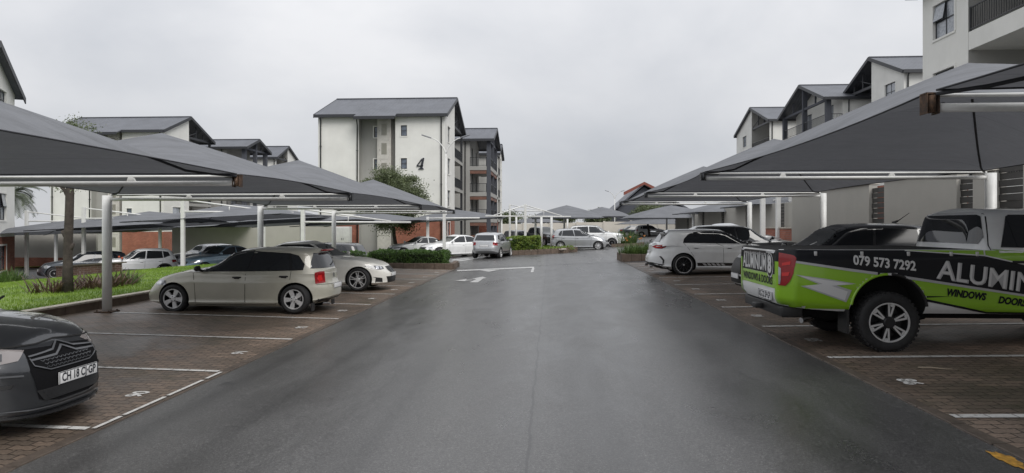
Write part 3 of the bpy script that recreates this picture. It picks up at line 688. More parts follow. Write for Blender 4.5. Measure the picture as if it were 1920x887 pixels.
def sedan(L=4.63, H=1.43, hw=.905, **k):
    kx, kz = L/4.63, H/1.43
    sp = dict(L=L, hw=hw, R=.325, rr=.235, wheels=[.98*kx, 3.79*kx], paint=k['paint'],
        shoulder=sc([(0,.86),(.12,.95),(.4,.985),(1.2,.95),(2.4,.91),(3.0,.925),(3.25,.91),(3.75,.87),(4.2,.78),(4.45,.68),(4.63,.58)], kx, kz),
        bottom=sc([(0,.32),(.4,.24),(1.2,.17),(3.6,.17),(4.2,.16),(4.63,.18)], kx, 1),
        roof=sc([(.6,1.16),(1.0,1.31),(1.5,1.405),(2.0,1.43),(2.4,1.42),(2.8,1.30)], kx, kz),
        xr=[(0,.14),(.15,.02),(.4,0),(.6,.02),(.8,.05),(1,.12)], xf=[(0,L-.10),(.1,L-.02),(.3,L),(.6,L-.01),(.8,L-.05),(1,L-.2)],
        gh=(.42*kx, 1.25*kx, 3.48*kx, 2.35*kx, hw*.955, hw*.715), nf=3.2, nr=4.4, gnr=6, gre=1.1,
        windows=[('f', sc([(3.02,.955),(2.8,1.06),(2.5,1.22),(2.3,1.315),(1.95,1.33),(1.98,.955)], kx, kz)),
                 ('r', sc([(1.9,1.33),(1.5,1.30),(1.15,1.20),(.85,1.06),(.8,1.0),(1.9,.96)], kx, kz))],
        ws=[(-.72,1.0*kz),(.72,1.0*kz),(.63,1.13*kz),(.54,1.32*kz),(-.54,1.32*kz),(-.63,1.13*kz)],
        rw=[(-.62,1.04*kz),(.62,1.04*kz),(.5,1.30*kz),(-.5,1.30*kz)],
        seams=[sc(l, kx, kz) for l in ([(3.12,.92),(3.15,.6),(3.1,.22)],[(1.98,.93),(2.0,.22)],[(.98,.95),(1.15,.72),(1.4,.5),(1.45,.22)])],
        handles=sc([(2.15,.80),(1.22,.83)], kx, kz), mirror=(2.93*kx, .98*kz, k['paint']),
        hl=[((4.25*kx, .68), (.8, .62), [(-.30,.63*kz),(.2,.60*kz),(.24,.66*kz),(.0,.71*kz),(-.30,.735*kz)], M['lens'], [([(-.16,.645*kz),(-.06,.64*kz),(-.05,.69*kz),(-.16,.70*kz)], M['chrome'])])],
        tl=[((.12, .72), (-.8, .6), [(-.25,.76*kz),(.16,.78*kz),(.22,.9*kz),(-.2,.92*kz)], M['red'])],
        trim=[('grille', 'f', [(-.33,.52*kz),(.33,.52*kz),(.36,.67*kz),(-.36,.67*kz)], M['blackp'], .006), ('lower_grille', 'f', [(-.55,.24),(.55,.24),(.5,.4),(-.5,.4)], M['blackp'], .006)],
        plates=[(1,0,.47,None,0),(-1,0,.72,None,0)])
    sp.update(k); return sp
def suv(L=4.3, H=1.6, hw=.89, **k):
    kx, kz = L/4.3, H/1.6
    sp = dict(L=L, hw=hw, R=.34, rr=.23, wheels=[.82*kx, 3.45*kx], paint=k['paint'],
        shoulder=sc([(0,1.01),(.15,1.03),(1.5,1.0),(2.6,1.0),(3.1,1.03),(3.5,1.0),(3.95,.95),(4.15,.87),(4.3,.76)], kx, kz),
        bottom=sc([(0,.40),(.4,.28),(1,.22),(3.3,.22),(3.9,.24),(4.3,.28)], kx, 1),
        roof=sc([(0,1.46),(.3,1.54),(1,1.60),(1.8,1.6),(2.3,1.56),(2.7,1.4)], kx, kz),
        xr=[(0,.14),(.12,.02),(.35,0),(.6,.05),(1,.12)], xf=[(0,L-.14),(.1,L-.03),(.3,L),(.7,L-.02),(.88,L-.07),(1,L-.17)],
        gh=(.12*kx, .42*kx, 3.26*kx, 2.35*kx, hw*.955, hw*.75), nf=3.4, nr=4.8,
        windows=[('f', sc([(3.02,1.04),(2.75,1.2),(2.4,1.41),(2.25,1.47),(1.78,1.49),(1.85,1.045)], kx, kz)),
                 ('r', sc([(1.72,1.49),(.95,1.46),(.9,1.07),(1.78,1.045)], kx, kz)),
                 ('q', sc([(.9,1.455),(.62,1.40),(.5,1.2),(.86,1.08)], kx, kz))],
        ws=[(-.70,1.12*kz),(.70,1.12*kz),(.62,1.25*kz),(.54,1.47*kz),(-.54,1.47*kz),(-.62,1.25*kz)],
        rw=[(-.6,1.10*kz),(.6,1.10*kz),(.5,1.42*kz),(-.5,1.42*kz)],
        seams=[sc(l, kx, kz) for l in ([(3.05,1.0),(3.02,.28)],[(1.85,1.02),(1.88,.28)],[(.9,1.05),(.95,.7),(1.2,.45),(1.25,.28)])],
        handles=sc([(2.02,.88),(1.06,.9)], kx, kz), mirror=(2.9*kx, 1.07*kz, k['paint']),
        hl=[((3.98*kx, .66), (.8, .6), [(-.26,.76*kz),(.18,.74*kz),(.22,.86*kz),(-.05,.90*kz),(-.24,.88*kz)], M['lens'])],
        tl=[((.1, .72), (-.75, .65), [(-.16,.82*kz),(.16,.8*kz),(.17,.98*kz),(-.14,1.0*kz)], M['red'])],
        trim=[('grille', 'f', [(-.4,.66*kz),(.4,.66*kz),(.44,.86*kz),(-.44,.86*kz)], M['blackp'], .006), ('lower_grille', 'f', [(-.55,.32),(.55,.32),(.5,.5),(-.5,.5)], M['blackp'], .006),
              ('sill_cladding', 's', sc([(1.2,.24),(3.05,.24),(3.05,.40),(1.2,.40)], kx, 1), M['blackp'], .006)],
        plates=[(1,0,.58,None,0),(-1,0,.75,None,0)])
    sp.update(k); return sp
def ring_trim(x, Rw, Ra, ext, z0, zc=None):
    """flat annulus sector round a wheel opening, from the side"""
    zc = Rw if zc is None else zc; out_ = []; inn = []
    a0 = math.asin(max(-1, (z0-zc)/(Ra+ext)))
    for k in range(25):
        t = a0 + (math.pi-2*a0)*k/24
        out_.append((x+(Ra+ext)*math.cos(t), zc+(Ra+ext)*math.sin(t))); inn.append((x+Ra*math.cos(t), max(z0, zc+Ra*math.sin(t))))
    return out_ + inn[::-1]
# ------------------------------------------------------------------ ground
XL, XR = -4.2, 3.2           # road edges
BL, BR = -9.75, 9.0          # backs of the bays
YB = 28.9                    # where the bays end
def plane(x): return -.06 + .0432*max(-45, min(30, x))
def sstep(a, b, x):
    t = max(0, min(1, (x-a)/(b-a))); return t*t*(3-2*t)
def gz(x, y):
    """height of the finished ground"""
    p = plane(x)
    if XL <= x <= XR: return p
    if y < YB+.2:
        if BL < x < XL: return -.24 + (XL-x)*.02
        if XR < x < BR: return .08 + (x-XR)*.02
        if x <= BL:
            lip = -.13+.20
            return lip + (plane(x)+.30-lip)*sstep(BL-1, -24, x)
        return .20 + .25*sstep(BR, BR+2, x)
    return p
def sheet(name, xs, ys, zf, m, kind='structure', parent=None):
    bm = BM(); g = [[bm.verts.new((x, y, zf(x, y))) for x in xs] for y in ys]
    for j in range(len(ys)-1):
        for i in range(len(xs)-1): bm.faces.new((g[j][i], g[j][i+1], g[j+1][i+1], g[j+1][i]))
    o = obj(name, bm, m); finish(o.data, 40)
    if kind: o['kind'] = kind
    return o
lin = lambda a, b, n: [a+(b-a)*i/n for i in range(n+1)]
def base(x, y): return (min(gz(x, y), plane(x)) - .10) if y < YB+.3 else gz(x, y) - .004
sheet('ground', lin(-400, -60, 8)+lin(-59, BL-.3, 30)+[BL-.05]+lin(BL+.05, XL-.02, 8)+lin(XL+.01, XR-.01, 6)+lin(XR+.02, BR, 8)+lin(BR+.3, 40, 12)+[400],
      lin(-30, YB, 16)+[YB+.25, YB+.35]+lin(30, 130, 30)+[600], base, mat('wet_tarmac_far', (0.06, 0.06, 0.062), 0.45, noise=1.5, amt=0.3))
sheet('road', lin(XL, XR, 12), lin(-8, YB+.6, 40), lambda x, y: gz(x, y), M['asphalt'])
sheet('side_road', lin(-34, 12, 40), lin(YB+.6, 100, 40), lambda x, y: plane(x)+.004, M['asphalt'])
sheet('paving', lin(BL, XL, 8), lin(-8, YB, 20), lambda x, y: -.24+(XL-x)*.02, M['paving'])
sheet('paving', lin(XR, BR+.4, 8), lin(-8, YB, 20), lambda x, y: .08+(x-XR)*.02, M['paving'])
# edging course between the pavers and the road
for s, x0, x1 in ((-1, XL-.10, XL+.02), (1, XR-.02, XR+.10)):
    bm = BM(); y = -8
    while y < YB:
        z = (gz(XL+.01, 0) if s < 0 else gz(XR-.01, 0)); j = rng.uniform(-.006, .006)
        box(bm, x0+j, y+.006, z-.08, x1+j, y+.494, z+.012+rng.uniform(0, .005), bevel=.006); y += .5
    tag(obj('kerb_edging', bm, M['edging']), kind='structure')
# painted bay lines, following the cross-fall
def decal(name, quads, m, zo=.007):
    bm = BM()
    for q in quads: bm.faces.new([bm.verts.new((x, y, zo + z)) for x, y, z in q])
    return tag(obj(name, bm, m), kind='structure')
zl = lambda x: -.24+(XL-x)*.02; zr_ = lambda x: .08+(x-XR)*.02
qs = []
for k in range(-2, 10):
    y = 6.0+2.465*k
    if y < YB: 
        for a, b in zip(lin(XL-.12, -9.4, 6), lin(XL-.12, -9.4, 6)[1:]): qs.append([(a, y-.042, zl(a)), (a, y+.042, zl(a)), (b, y+.042, zl(b)), (b, y-.042, zl(b))])
for k in range(-2, 10):
    y = 5.72+2.475*k
    if y < YB:
        for a, b in zip(lin(XR+.12, 8.3, 6), lin(XR+.12, 8.3, 6)[1:]): qs.append([(a, y-.05, zr_(a)), (b, y-.05, zr_(b)), (b, y+.05, zr_(b)), (a, y+.05, zr_(a))])
decal('bay_lines', qs, M['paint'])
# painted line along the left road edge in the foreground
qs = []
for y0, y1 in ((5.95, 6.35), (6.38, 7.1), (7.16, 7.9), (7.98, 8.35)):
    qs.append([(XL-.055, y0, zl(XL)+.018), (XL-.01, y0, zl(XL)+.018), (XL-.01, y1, zl(XL)+.018), (XL-.055, y1, zl(XL)+.018)])
decal('edge_line', qs, M['paint'])
# bay numbers
def ground_text(s, x, y, rot, size, zf):
    b = text_bm(s, size, .008)
    for v in b.verts:
        a, c = v.co.x, v.co.y; X = x+a*math.cos(rot)-c*math.sin(rot); Y = y+a*math.sin(rot)+c*math.cos(rot); v.co = Vector((X, Y, zf(X)+.008))
    return b
white = mat('white_road_paint', (0.40, 0.40, 0.39), 0.5, noise=5, amt=0.35)
bm = BM()
for k, s in enumerate(['89', '90', '91', '92', '93', '94', '95', '96', '97', '98']): merge(bm, ground_text(s, XL-.42, 4.77+2.465*k, R(90), .25, zl))
for k, s in enumerate(['87', '86', '85', '84', '83', '82', '81', '80', '79', '78']): merge(bm, ground_text(s, XR+.40, 4.45+2.475*k, R(-90), .25, zr_))
tag(obj('bay_numbers', bm, M['paint']), kind='structure')
# road arrows and the stop line
def flat(name, pts, m, zo=.009):
    bm = BM(); bm.faces.new([bm.verts.new((x, y, plane(x)+zo)) for x, y in pts]); bmesh.ops.recalc_face_normals(bm, faces=bm.faces)
    return bm
def P2(px, py, zo=0):
    # point of the road plane under a pixel
    p = at(px, py, 10); d = p - Vector((0, 0, EYE)); k = .0432
    t = (-.06-EYE)/(d.z-k*d.x); q = Vector((0, 0, EYE))+d*t; return (q.x, q.y)
q = [P2(857, 507), P2(1001, 500.5), P2(1001, 502.5), P2(857, 509)]
bm = flat('', q, white); merge(bm, flat('', [P2(994.5, 511), P2(998, 502.6), P2(1002.5, 502.4), P2(1000, 511)], white, .009))
tag(obj('give_way_line', bm, white), kind='structure')
tag(obj('give_way_triangle', flat('', [P2(899, 507.5), P2(938, 506), P2(917, 510)], white, .009), white), kind='structure')
bm = flat('', [P2(880, 530), P2(893, 524), P2(882, 524), P2(905, 519), P2(913, 522), P2(906, 523), P2(896, 530)], white)
merge(bm, flat('', [P2(851, 527), P2(874, 523.5), P2(875, 525.2), P2(886, 525.2), P2(884, 526.3), P2(873, 526.6), P2(872, 528)], white, .0095))
tag(obj('lane_arrow', bm, white), kind='structure')
bm = flat('', [P2(848, 487), P2(878, 483.5), P2(880, 485), P2(848, 489)], white); merge(bm, flat('', [P2(855, 489), P2(908, 482), P2(913, 482), P2(865, 490)], white))
tag(obj('parking_lines', bm, white), kind='structure')
# yellow paint spill on the right edge
bm = BM(); pts = []
for k in range(44):
    t = 2*math.pi*k/44; rr = 1+.10*math.sin(3*t+1)+.10*math.sin(7*t)+.12*rng.uniform(-1, 1)
    pts.append((3.09+.055*rr*math.cos(t), 4.70+.16*rr*math.sin(t)))
vsx = [bm.verts.new((min(x, XR-.03), y, plane(min(x, XR-.03))+.006)) for x, y in pts]; bm.faces.new(vsx)
merge(bm, flat('', [(XR-.01, 4.1), (XR+.095, 4.1), (XR+.095, 4.72), (XR-.01, 4.66)], None, .028))
tag(obj('paint_spill', bm, M['yellow']), kind='structure')

# fallen twig on the right paving
bm = BM(); tube(bm, [(4.02, 7.55, .112), (4.14, 7.52, .118), (4.27, 7.47, .114), (4.38, 7.44, .113)], [.007, .009, .007, .004], 6); tube(bm, [(4.27, 7.47, .114), (4.36, 7.50, .114)], .004, 5)
tag(obj('twig', bm, mat('pale_twig', (0.30, 0.25, 0.19), .8)), 'pale dry twig lying on the brick paving in front of the green pickup', 'twig')

# lawn on the left with its kerb wall
lawn_x = lin(-46, -20, 13)+lin(-19, BL-.18, 14); lawn_y = lin(3, 29, 27)
sheet('lawn', lawn_x, lawn_y, lambda x, y: gz(x, y), M['grass'])
bm = BM()
for y0, y1 in zip(lin(3, 28.7, 26), lin(3, 28.7, 26)[1:]):
    z = -.13; box(bm, BL-.16, y0+.004, z-.1, BL, y1-.004, z+.16); box(bm, BL-.20, y0+.004, z+.162, BL+.02, y1-.004, z+.205, mi=1, bevel=.008)
tag(obj('lawn_kerb', bm, [M['kerb'], M['kerbtop']]), 'low brown brick kerb wall with pale cap between lawn and left bays', 'kerb')
def blades(name, pts, h, wd, m, kind='stuff', lean=.5):
    n = len(pts); a = nrg.uniform(0, 2*np.pi, n); hh = h*nrg.uniform(.5, 1.3, n); l = nrg.uniform(0, lean, n)*hh; ww = wd*nrg.uniform(.6, 1.3, n)
    d = np.stack([np.cos(a), np.sin(a), 0*a], 1); s = np.stack([-np.sin(a), np.cos(a), 0*a], 1); P = np.asarray(pts)
    v = np.concatenate([P-s*ww[:, None]/2, P+s*ww[:, None]/2, P+d*l[:, None]+np.stack([0*a, 0*a, hh], 1)], 0)
    f = np.stack([np.arange(n), np.arange(n)+n, np.arange(n)+2*n], 1)
    o = npobj(name, v, f, m)
    if kind: o['kind'] = kind
    return o
pts = []
while len(pts) < 90000:
    y = 5+24*rng.random()**.8; x = -9.95-14*rng.random()**1.4
    pts.append((x, y, gz(x, y)-.004))
blades('grass', pts, .055, .016, M['grass'])
pts = []
def far_lawn(nm, x0, x1, y0, y1, n):
    sheet(nm, lin(x0, x1, 8), lin(y0, y1, 4), lambda x, y: plane(x)+.09, M['grass'])
    for _ in range(n):
        x, y = rng.uniform(x0, x1), rng.uniform(y0, y1); pts.append((x, y, plane(x)+.085))
far_lawn('lawn', -30, -6.5, 44.5, 56.5, 16000)
far_lawn('lawn', -70, -34.2, 55, 66, 6000)
far_lawn('lawn', -1.6, 1.2, 47.4, 56, 5000)
blades('grass', pts, .08, .035, M['grass'])

# ------------------------------------------------------------------ shade carports
def carport_frame(xp, xe, y, z, label, group, round_post=True, ground=0, rusty_end=True, r=.092):
    t = thing('carport_gantry', label, 'carport frame', (xp, y, ground), 0, group)
    b = BM(); tube(b, [(xp, y, ground), (xp, y, z+.03)], r, 24); obj('post', b, M['steel'], t, True)
    b = BM(); box(b, xp-.17, y-.17, ground, xp+.17, y+.17, ground+.025, bevel=.004)
    for sx in (-1, 1):
        for sy in (-1, 1): tube(b, [(xp+sx*.13, y+sy*.13, ground+.02), (xp+sx*.13, y+sy*.13, ground+.05)], .014, 6)
    obj('base_plate', b, M['rust'], t, True)
    s = 1 if xe > xp else -1
    b = BM(); tube(b, [(xp+s*r*.8, y, z-.05), (xe-s*.05, y, z-.05)], .034, 16); obj('beam', b, M['steel'], t, True)
    b = BM(); tube(b, [(xp+s*r*.8, y, z+.045), (xe-s*.04, y, z+.045)], .015, 12); obj('top_rail', b, M['steel'], t, True)
    for k in (.34, .72):
        x = xp+(xe-xp)*k; b = BM(); prism(b, [(x-.06, y-.015, z-.022), (x+.06, y-.015, z-.022), (x+.03, y-.015, z+.05), (x-.03, y-.015, z+.05)], (0, .03, 0)); obj('bracket', b, M['steel'], t, True)
    b = BM()
    box(b, xe-.065, y-.05, z-.10, xe-.057, y+.05, z+.06); box(b, xe+.022, y-.05, z-.10, xe+.03, y+.05, z+.06)
    tube(b, [(xe-.018, y-.03, z-.09), (xe-.018, y-.03, z+.04)], .028, 12); tube(b, [(xe-.018, y+.028, z-.085), (xe-.018, y+.028, z+.04)], .025, 12)
    box(b, xe-.068, y-.045, z+.05, xe+.034, y+.045, z+.06)
    obj('end_bracket', b, M['rust'] if rusty_end else M['darkmetal'], t, True)
    return t
def net_z(u, v, z0, H, p, arch):
    r_ = (abs(u)**5+abs(v)**5)**(1/5); r_ = min(1, r_)
    e = arch*(1-min(1, abs(v))**2)*max(0, abs(u))**4
    return z0 + H*(1-r_)**p + e
def shade_net(x0, x1, y0, y1, z0, H, label, group, p=.92, arch=.0, scal=.12, zf=None, seams=True):
    """a square of shade cloth pulled up to a peak in the middle; x0 post side, x1 open side"""
    t = thing('shade_net', label, 'shade net', ((x0+x1)/2, (y0+y1)/2, z0), 0, group)
    n = 36; cx, cy, ax, ay = (x0+x1)/2, (y0+y1)/2, (x1-x0)/2, (y1-y0)/2
    def pt(u, v, dz=0):
        uu = u*(1-scal/abs(ax)*(1-v*v)*abs(u)); vv = v*(1-scal*.5/abs(ay)*(1-u*u)*abs(v))
        x, y = cx+ax*uu, cy+ay*vv
        return Vector((x, y, net_z(u, v, z0, H, p, arch)+dz+(zf(x, y) if zf else 0)))
    b = BM(); g = [[b.verts.new(pt(-1+2*i/n, -1+2*j/n)) for i in range(n+1)] for j in range(n+1)]
    for j in range(n):
        for i in range(n): b.faces.new((g[j][i], g[j][i+1], g[j+1][i+1], g[j+1][i]))
    bmesh.ops.recalc_face_normals(b, faces=b.faces)
    for f in b.faces:
        f.smooth = True
    if sum(f.normal.z for f in b.faces) < 0: bmesh.ops.reverse_faces(b, faces=b.faces)
    obj('cloth', b, M['cloth'], t, True, 75)
    b = BM(); ln = lin(-1, 1, 16)
    for e in ([(u, -1) for u in ln], [(u, 1) for u in ln], [(-1, u) for u in ln], [(1, u) for u in ln]): tube(b, [pt(u, v, -.006) for u, v in e], .008, 6)
    obj('hem', b, M['seam'], t, True)
    if seams:
        b = BM()
        for su, sv in ((1, 1), (1, -1), (-1, 1), (-1, -1)): tube(b, [pt(su*k/14, sv*k/14, -.035) for k in range(15)], .016, 6)
        obj('seam', b, M['seam'], t, True)
    return t
GRL = 'shade nets over the left parking bays'; GRR = 'shade nets over the right parking bays'
GFL = 'steel frames of the left shade row'; GFR = 'steel frames of the right shade row'
XPL, XEL, ZL = -9.27, -4.07, 2.27; XPR, XER, ZR = 8.12, 2.9, 2.61
YL = [1.0, 8.5, 13.45, 20.85, 28.1]; YR = [-2.2, 5.25, 12.8, 20.38, 27.74]
LL = ['steel carport frame beside the camera on the left, mostly out of view', 'left carport frame with the rusty beam end nearest the camera, above the dark grey car', 'left carport frame whose thick round post stands beside the beige hatchback', 'left carport frame with round post rising behind the white sedan', 'last carport frame of the left row, nearest the thin front post']
LR = ['steel carport frame nearest the camera on the right, out of view', 'right carport frame with a big rusty beam end above the green pickup', 'right carport frame with round post behind the pickup cab', 'right carport frame with round post against the grey boundary wall', 'last carport frame of the right row beyond the white hatchback']
for i, y in enumerate(YL): carport_frame(XPL, XEL, y, ZL, LL[i], GFL, ground=gz(XPL, 10), rusty_end=i < 2)
for i, y in enumerate(YR): carport_frame(XPR, XER, y, ZR, LR[i], GFR, ground=zr_(XPR), rusty_end=i < 2)
fp = thing('post', 'thin white square post at the end of the left row behind the hedge', 'post', (-5.0, 31.2, plane(-5)))
b = BM(); box(b, -5.07, 31.13, plane(-5), -4.93, 31.27, ZL+.02, bevel=.01); obj('shaft', b, M['steel'], fp, True)
b = BM(); box(b, -5.16, 31.06, plane(-5), -4.84, 31.34, plane(-5)+.02); obj('base_plate', b, M['steel'], fp, True)
NL = ['grey shade net peaking above the dark grey car at far left, nearest on that side', 'grey shade net above the empty bays between dark grey car and beige hatchback', 'grey shade net above the beige hatchback', 'grey shade net at the far end of the left row, beyond the white sedan']
NR = ['grey shade net nearest the camera at top right, above the empty right bay', 'large grey shade net above the green pickup', 'grey shade net above the white hatchback, second from the pickup', 'grey shade net at the far end of the right row']
for i in range(4): shade_net(XPL+.15, XEL, YL[i]+.06, YL[i+1]-.06, ZL+.075, (1.06, .90, 1.05, 1.05)[i], NL[i], GRL, arch=.05, scal=.10)
for i in range(4): shade_net(XPR-.15, XER, YR[i]+.06, YR[i+1]-.06, ZR+.08, 1.10, NR[i], GRR, arch=.0, scal=.22)

def mast_port(p, top, arms, label, group, zb, arm_z):
    """white mast with sloping stay rods and cantilever arms; arms: list of end points"""
    t = thing('carport_mast', label, 'carport mast', (p[0], p[1], zb), 0, group)
    b = BM(); box(b, p[0]-.08, p[1]-.08, zb, p[0]+.08, p[1]+.08, top, bevel=.012); obj('post', b, M['steel'], t, True)
    for ex, ey in arms:
        b = BM(); tube(b, [(p[0], p[1], arm_z), (ex, ey, arm_z)], .045, 10); obj('arm', b, M['steel'], t, True)
        k = .80; b = BM(); tube(b, [(p[0], p[1], top-.06), (p[0]+(ex-p[0])*k, p[1]+(ey-p[1])*k, arm_z+.05)], .035, 8); obj('stay', b, M['steel'], t, True)
        k = .40; q = (p[0]+(ex-p[0])*k, p[1]+(ey-p[1])*k); b = BM(); tube(b, [(q[0], q[1], arm_z), (q[0], q[1], top-.06-(top-.11-arm_z)*k/.8)], .022, 6); obj('strut', b, M['steel'], t, True)
    return t
# second row on the left, beyond the lawn: masts with nets running off to the right
G2 = 'white carport masts beyond the lawn'
MA = [(at(50, 395, 37.5), -.95), (at(157, 388, 34.5), -.8), (at(343, 372, 30.6), -.6), (at(568, 390, 28.9), -.42)]
ML = ['white carport mast with stay rod at the far left beyond the lawn', 'white carport mast with stay rod beside the small tree, behind the lawn', 'white carport mast with stay rod between the white crossover and the blue sedan', 'white square carport mast with stay rod behind the white sedan']
for (p, zb), l in zip(MA, ML):
    dx, dy = 5.6, 2.9
    mast_port(p, p.z, [(p.x+dx*.75, p.y+dy)], l, G2, zb-.3, p.z-.62)
GN2 = 'shade nets of the far left carports'
def far_net(pxs, Y, zc, H, half, label, ang=0, group=GN2):
    p = at(pxs, 420, Y); cx = p.x; return shade_net(cx-half[0], cx+half[0], Y-half[1], Y+half[1], zc, H, label, group, p=.8, scal=.2, zf=lambda x, y: .05*(x-cx))
far_net(150, 39, 1.35, .75, (5.2, 3.6), 'grey shade net behind the small tree, over the dark hatchback')
far_net(280, 37, 1.66, .85, (4.6, 3.6), 'grey shade net above the white crossover beyond the lawn')
far_net(442, 34, 2.06, .75, (3.9, 3.6), 'grey shade net above the blue sedan beyond the lawn')
far_net(60, 52, 1.1, .6, (8, 3.6), 'grey low shade net far left in front of the cream boundary wall')
far_net(330, 52, 1.45, .6, (6, 3.6), 'grey shade net in the far left row in front of the brick base')
far_net(560, 40, 1.82, .62, (4.6, 3.6), 'grey shade net behind the white sedan, in front of the grey wall')
far_net(690, 44, 1.85, .74, (4.1, 3.2), 'grey shade net beneath the round tree, in front of the brick base')
far_net(852, 50, 2.12, .80, (3.9, 3.4), 'grey shade net over the white sedans near the balcony tower')
for px, py, Y, zb in ((300, 405, 50, -1.4), (105, 440, 50, -1.7), (495, 405, 47, -1.0), (1126-560, 410, 41, -.6), (802, 412, 46, -.55)):
    p = at(px, py, Y); t = thing('post', 'thin white post, far left carports, %s' % {300: 'by the brick base behind the white crossover', 105: 'at the cream boundary wall', 495: 'right of the blue sedan', 566: 'behind the white sedan roof', 802: 'at the brick wall by the white sedans'}[px], 'post', (p.x, Y, zb), 0, 'thin posts of the far left carports')
    b = BM(); box(b, p.x-.09, Y-.09, zb, p.x+.09, Y+.09, p.z+.2, bevel=.01); obj('shaft', b, M['steel'], t, True)
    b = BM(); tube(b, [(p.x, Y, p.z+.1), (p.x+3.6, Y+.3, p.z+.12)], .05, 8); obj('rail', b, M['steel'], t, True)

# central double row
GC = 'white masts of the central carports'; CT = 3.1; CA = 2.42
cm = at(985, 383, 45); 
mast_port(cm, cm.z, [(cm.x-2.55, 43.4), (cm.x+3.1, 46.4)], 'tall white carport mast with two stay arms behind the bright hedge', GC, plane(cm.x), cm.z-.82)
cm2 = at(956, 383, 54)
mast_port(cm2, cm2.z, [(cm2.x+3.1, 54)], 'white carport mast behind the tallest one, left of it', GC, plane(cm2.x), cm2.z-.55)
GN3 = 'shade nets of the central carports'
shade_net(-1.6, 4.2, 50.0, 58, 2.30, 1.05, 'domed grey shade net above the silver hatchback and white off-roader', GN3, p=.7, scal=.1)
shade_net(2.4, 7.4, 60, 68, 2.55, .95, 'domed grey shade net behind the white off-roader, lower right of the first dome', GN3, p=.7, scal=.1)
shade_net(-4.4, 1.5, 68, 76, 2.05, .6, 'pale grey far shade net seen under the central dome', GN3, p=.8)
shade_net(6.0, 14, 52, 60, 2.30, 1.1, 'grey shade net below the round tree on the right, over the far white hatchback', GN3, p=.75, scal=.1)
shade_net(9, 17, 42, 50, 2.55, 1.0, 'grey shade net beyond the right row, in front of the grey wall', GN3, p=.75, scal=.1)
shade_net(10, 16, 33.5, 40, 2.75, .75, 'grey shade net with pale slope seen behind two square posts on the right', GN3, p=.8, scal=.1)
shade_net(8, 20, 76, 84, 1.9, 1.0, 'low grey shade net far off before the cream wall', GN3, p=.75)
for px, py, Y, lab in ((940, 408, 50, 'left of the tallest mast'), (968, 408, 56, 'just left of the tallest mast'), (1004, 408, 52, 'just right of the tallest mast'), (1015, 408, 47, 'right of the tallest mast, by the grass strip'), (1034, 408, 46.5, 'beside the silver hatchback'),
                       (1058, 408, 58, 'behind the silver hatchback'), (1064, 408, 62, 'behind the white off-roader'), (1300, 402, 46, 'against the grey wall on the right'), (1250, 408, 60, 'by the right end of the cream wall'), (1372, 390, 45, 'in front of the dark slats on the right'), (1365, 388, 50, 'beyond the dark slats on the right')):
    p = at(px, py, Y); z0 = gz(p.x, Y); t = thing('post', 'thin white carport post %s' % lab, 'post', (p.x, Y, z0), 0, 'thin posts of the central carports')
    b = BM(); tube(b, [(p.x, Y, z0), (p.x, Y, p.z+.12)], .085, 12); obj('shaft', b, M['steel'], t, True)
    b = BM(); box(b, p.x-.16, Y-.16, z0, p.x+.16, Y+.16, z0+.02); obj('base_plate', b, M['steel'], t, True)
for px, py, Y, lab in ((1430, 368, 29.5, 'right of the last round post'), (1459, 365, 31.5, 'nearer the grey boundary wall end')):
    p = at(px, py, Y); z0 = gz(p.x, Y); t = thing('post', 'white square carport post %s, behind the white hatchback' % lab, 'post', (p.x, Y, z0), 0, 'square posts behind the white hatchback')
    b = BM(); box(b, p.x-.095, Y-.095, z0, p.x+.095, Y+.095, p.z, bevel=.012); obj('shaft', b, M['steel'], t, True)
    b = BM(); box(b, p.x-.17, Y-.17, z0, p.x+.17, Y+.17, z0+.02); obj('base_plate', b, M['steel'], t, True)
# stays seen above the wall on the right
for px, py, ex, ey, Y, lab in ((1482, 362, 1450, 376, 34, 'left of the pair'), (1497, 362, 1465, 376, 36, 'right of the pair')):
    p = at(px, py, Y); e = at(ex, ey, Y); z0 = gz(p.x, Y); t = thing('carport_mast', 'white carport mast top showing above the grey wall, %s' % lab, 'carport mast', (p.x, Y, z0), 0, 'masts behind the grey wall')
    b = BM(); box(b, p.x-.09, Y-.09, z0, p.x+.09, Y+.09, p.z, bevel=.01); obj('post', b, M['steel'], t, True)
    b = BM(); tube(b, [(p.x, Y, p.z-.04), e], .035, 8); obj('stay', b, M['steel'], t, True)
